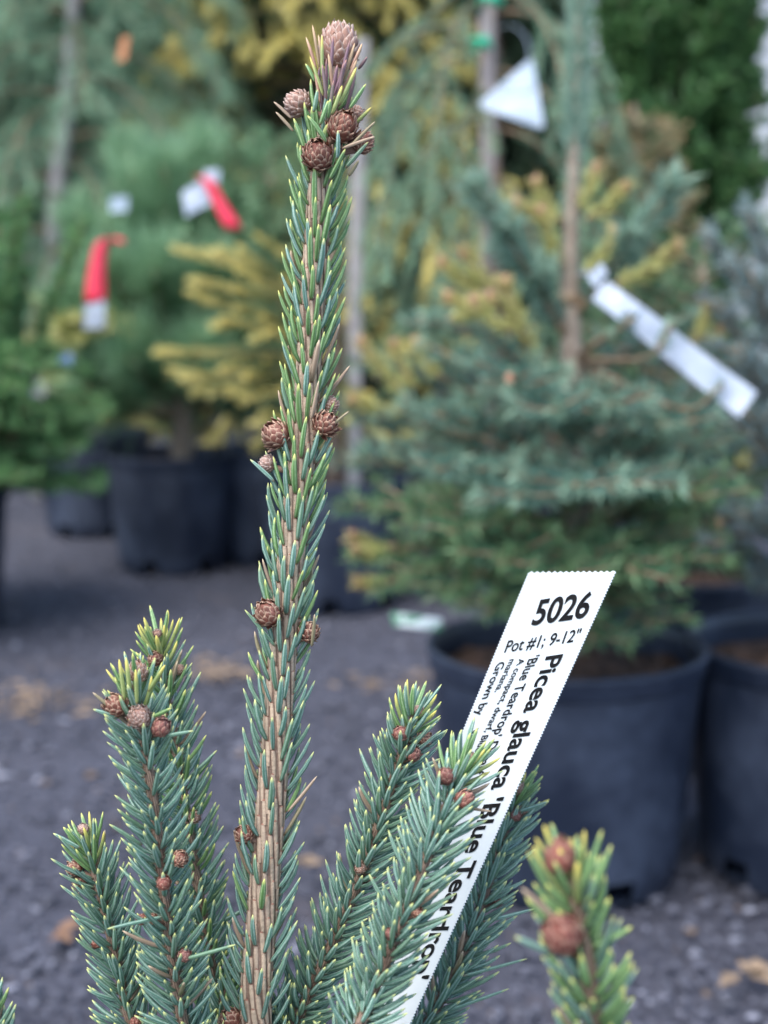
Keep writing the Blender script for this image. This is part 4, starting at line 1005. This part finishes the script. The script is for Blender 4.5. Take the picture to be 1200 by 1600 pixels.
# ---- golden cypress, large, upper middle
gc = empty('golden_cypress', (-0.22, 4.7, 0), 'large golden cypress with drooping yellow branch tips over dark foliage', 'conifer', 'tall conifers behind the pots')
CG = np.array(gc.location); trunk_part(gc, [CG + arr(0, 0, z) for z in (-.01, 1.0, 2.2)], [.05, .035, .01], M_TRUNK)
for k in range(150):
    f = k / 150; z = .15 + 1.95 * f; az = k * 2.39996 + rng.normal(0, .2); L = (.80 - .38 * f) * (.8 + .35 * rng.random())
    b = MB(); pts = bend((0, 0, z), arr(math.cos(az), math.sin(az), .35), L, -1.0, 10, .05)
    v, q, t = tube(pts, np.linspace(.009, .003, 10), 5); b.add(v, q, t, m=0)
    clothe(b, pts[2:], 300, .045, .010, 35, 1, tip0=.15, tip1=1)
    for j in range(8):
        f2 = .3 + .68 * (j + .5) / 8; i = min(int(f2 * 9), 8); side = unit(np.cross(unit(pts[i + 1] - pts[i]), arr(0, 0, 1))) * (1 if j % 2 else -1)
        tw = bend(pts[i], unit(pts[i + 1] - pts[i]) * .8 + side * .55, .22 * (1.1 - .5 * f2), -.9, 6); clothe(b, tw, 330, .04, .009, 28, 1, tip0=max(0, f2 - .15), tip1=.7 + .4 * f2)
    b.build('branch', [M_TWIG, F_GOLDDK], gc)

# ---- hedge of tall conifers closing the background
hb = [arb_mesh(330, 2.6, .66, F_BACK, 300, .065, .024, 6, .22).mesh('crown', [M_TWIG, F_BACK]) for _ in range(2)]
tk = MB(); v, q, t = tube([(0, 0, -.01), (0, 0, 1.2), (0, 0, 2.2)], [.06, .04, .01], 8); tk.add(v, q, t); tkm = tk.mesh('trunk', M_TRUNK)
for k, x in enumerate((-4.3, -3.5, -2.75, -2.05, -1.4, -.75, -.15, .12, .44)):
    y = 6.0 + .25 * math.sin(k * 2.1)
    h = empty('hedge_conifer', (x, y, 0), 'tall dark conifer in the hedge row behind everything', 'conifer', 'hedge row of dark conifers')
    h.rotation_euler = (0, 0, k * 1.3); s = 1 + .12 * math.sin(k * 1.7); h.scale = (s, s, s) if x < .1 else (.6, .6, .9)
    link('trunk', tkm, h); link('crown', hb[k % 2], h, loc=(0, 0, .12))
for k, (x, y) in enumerate(((1.9, 5.6), (2.6, 5.2), (.66, 6.6), (1.05, 6.9))):
    h = empty('hedge_conifer', (x, y, 0), 'dark conifer standing in front of the pale siding', 'conifer', 'conifers by the siding'); h.rotation_euler = (0, 0, k * 2.3 + .7); h.scale = ((.62, .62, .42), (.62, .62, .42), (.5, .5, .47), (.55, .55, .44))[k]
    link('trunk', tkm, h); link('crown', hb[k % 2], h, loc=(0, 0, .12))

# ---- pale building behind on the right
bx0, bx1, by = P(846, 40, 8.0)[0], 6.5, 8.0
bd = empty('building', (bx0, by, 0), 'pale grey building with horizontal siding behind the arborvitae', 'building')
mb = MB(); v, q = box(((bx1 - bx0) / 2, 2.0, 1.5), (bx1 - bx0, 3.9, 3.0)); mb.add(v, q); mb.build('wall', M_SIDING, bd, smooth=False)
bdm = MB(); v, q = box((0, 0, 0), (bx1 - bx0 - .16, .022, .115)); v[np.isclose(v[:, 2], v[:, 2].min()) & (v[:, 1] < 0), 1] -= .018; bdm.add(v, q); bdme = bdm.mesh('siding_board', M_SIDING, False)
for k in range(24): link('siding_board', bdme, bd, loc=((bx1 - bx0) / 2 + .06, .035, .08 + k * .12))
mb = MB(); v, q = box((.03, .02, 1.5), (.12, .10, 3.02)); mb.add(v, q); mb.build('corner_trim', M_TRIM, bd, smooth=False)
mb = MB(); W = bx1 - bx0
mb.add([(-.3, -.3, 2.95), (W + .3, -.3, 2.95), (W + .3, 2, 4.2), (-.3, 2, 4.2), (-.3, 4.3, 2.95), (W + .3, 4.3, 2.95), (-.3, -.3, 2.85), (W + .3, -.3, 2.85), (-.3, 4.3, 2.85), (W + .3, 4.3, 2.85)], [(0, 1, 2, 3), (3, 2, 5, 4), (6, 0, 3, 3), (6, 7, 1, 0), (4, 5, 9, 8), (6, 8, 9, 7)][0:2] + [(6, 7, 1, 0), (4, 5, 9, 8), (6, 8, 9, 7)], [(0, 3, 4), (1, 5, 2)]); mb.build('roof', M_ROOF, bd, smooth=False)

# ---- fallen leaves and straw on the gravel
def litter(px, py, n, spread, m, label, kind_name, ln=.05, w=.012):
    c = PZ(px, py, .006)
    o = empty(kind_name, (c[0], c[1], .006), label, 'litter', 'fallen plant litter on the gravel'); b = MB()
    for k in range(n):
        p = arr(rng.normal(0, spread), rng.normal(0, spread * .8), .004 + .004 * rng.random()); az = rng.random() * 6.28; d = arr(math.cos(az), math.sin(az), .1 * rng.normal()); s = arr(-math.sin(az), math.cos(az), .3 * rng.normal()); L = ln * (.6 + .8 * rng.random())
        b.add([p - d * L / 2, p + s * w / 2 + arr(0, 0, .004), p + d * L / 2, p - s * w / 2 + arr(0, 0, .002)], [(0, 1, 2, 3)])
    b.build('litter', m, o)['kind'] = 'stuff'
litter(330, 1055, 60, .05, M_STRAW, 'small patch of fallen straw-coloured needles on gravel beside the leader', 'fallen_needles', .04, .005)
litter(45, 1100, 70, .05, M_STRAW, 'patch of fallen brown needles on the open gravel', 'fallen_needles', .04, .005)
litter(100, 1465, 5, .012, M_LEAFBROWN, 'crumpled reddish leaf on the gravel by the outer shoot', 'fallen_leaf', .03, .018)
litter(1180, 1535, 5, .012, M_STRAW, 'small tan leaf on the gravel before the wavy-rimmed pot', 'fallen_leaf', .03, .014)
litter(480, 1355, 2, .004, M_STRAW, 'single tan leaf on the gravel behind the leader', 'fallen_leaf', .03, .012)
litter(640, 1075, 40, .05, M_STRAW, 'scatter of straw-coloured needles before the fir pot', 'fallen_needles', .04, .005)
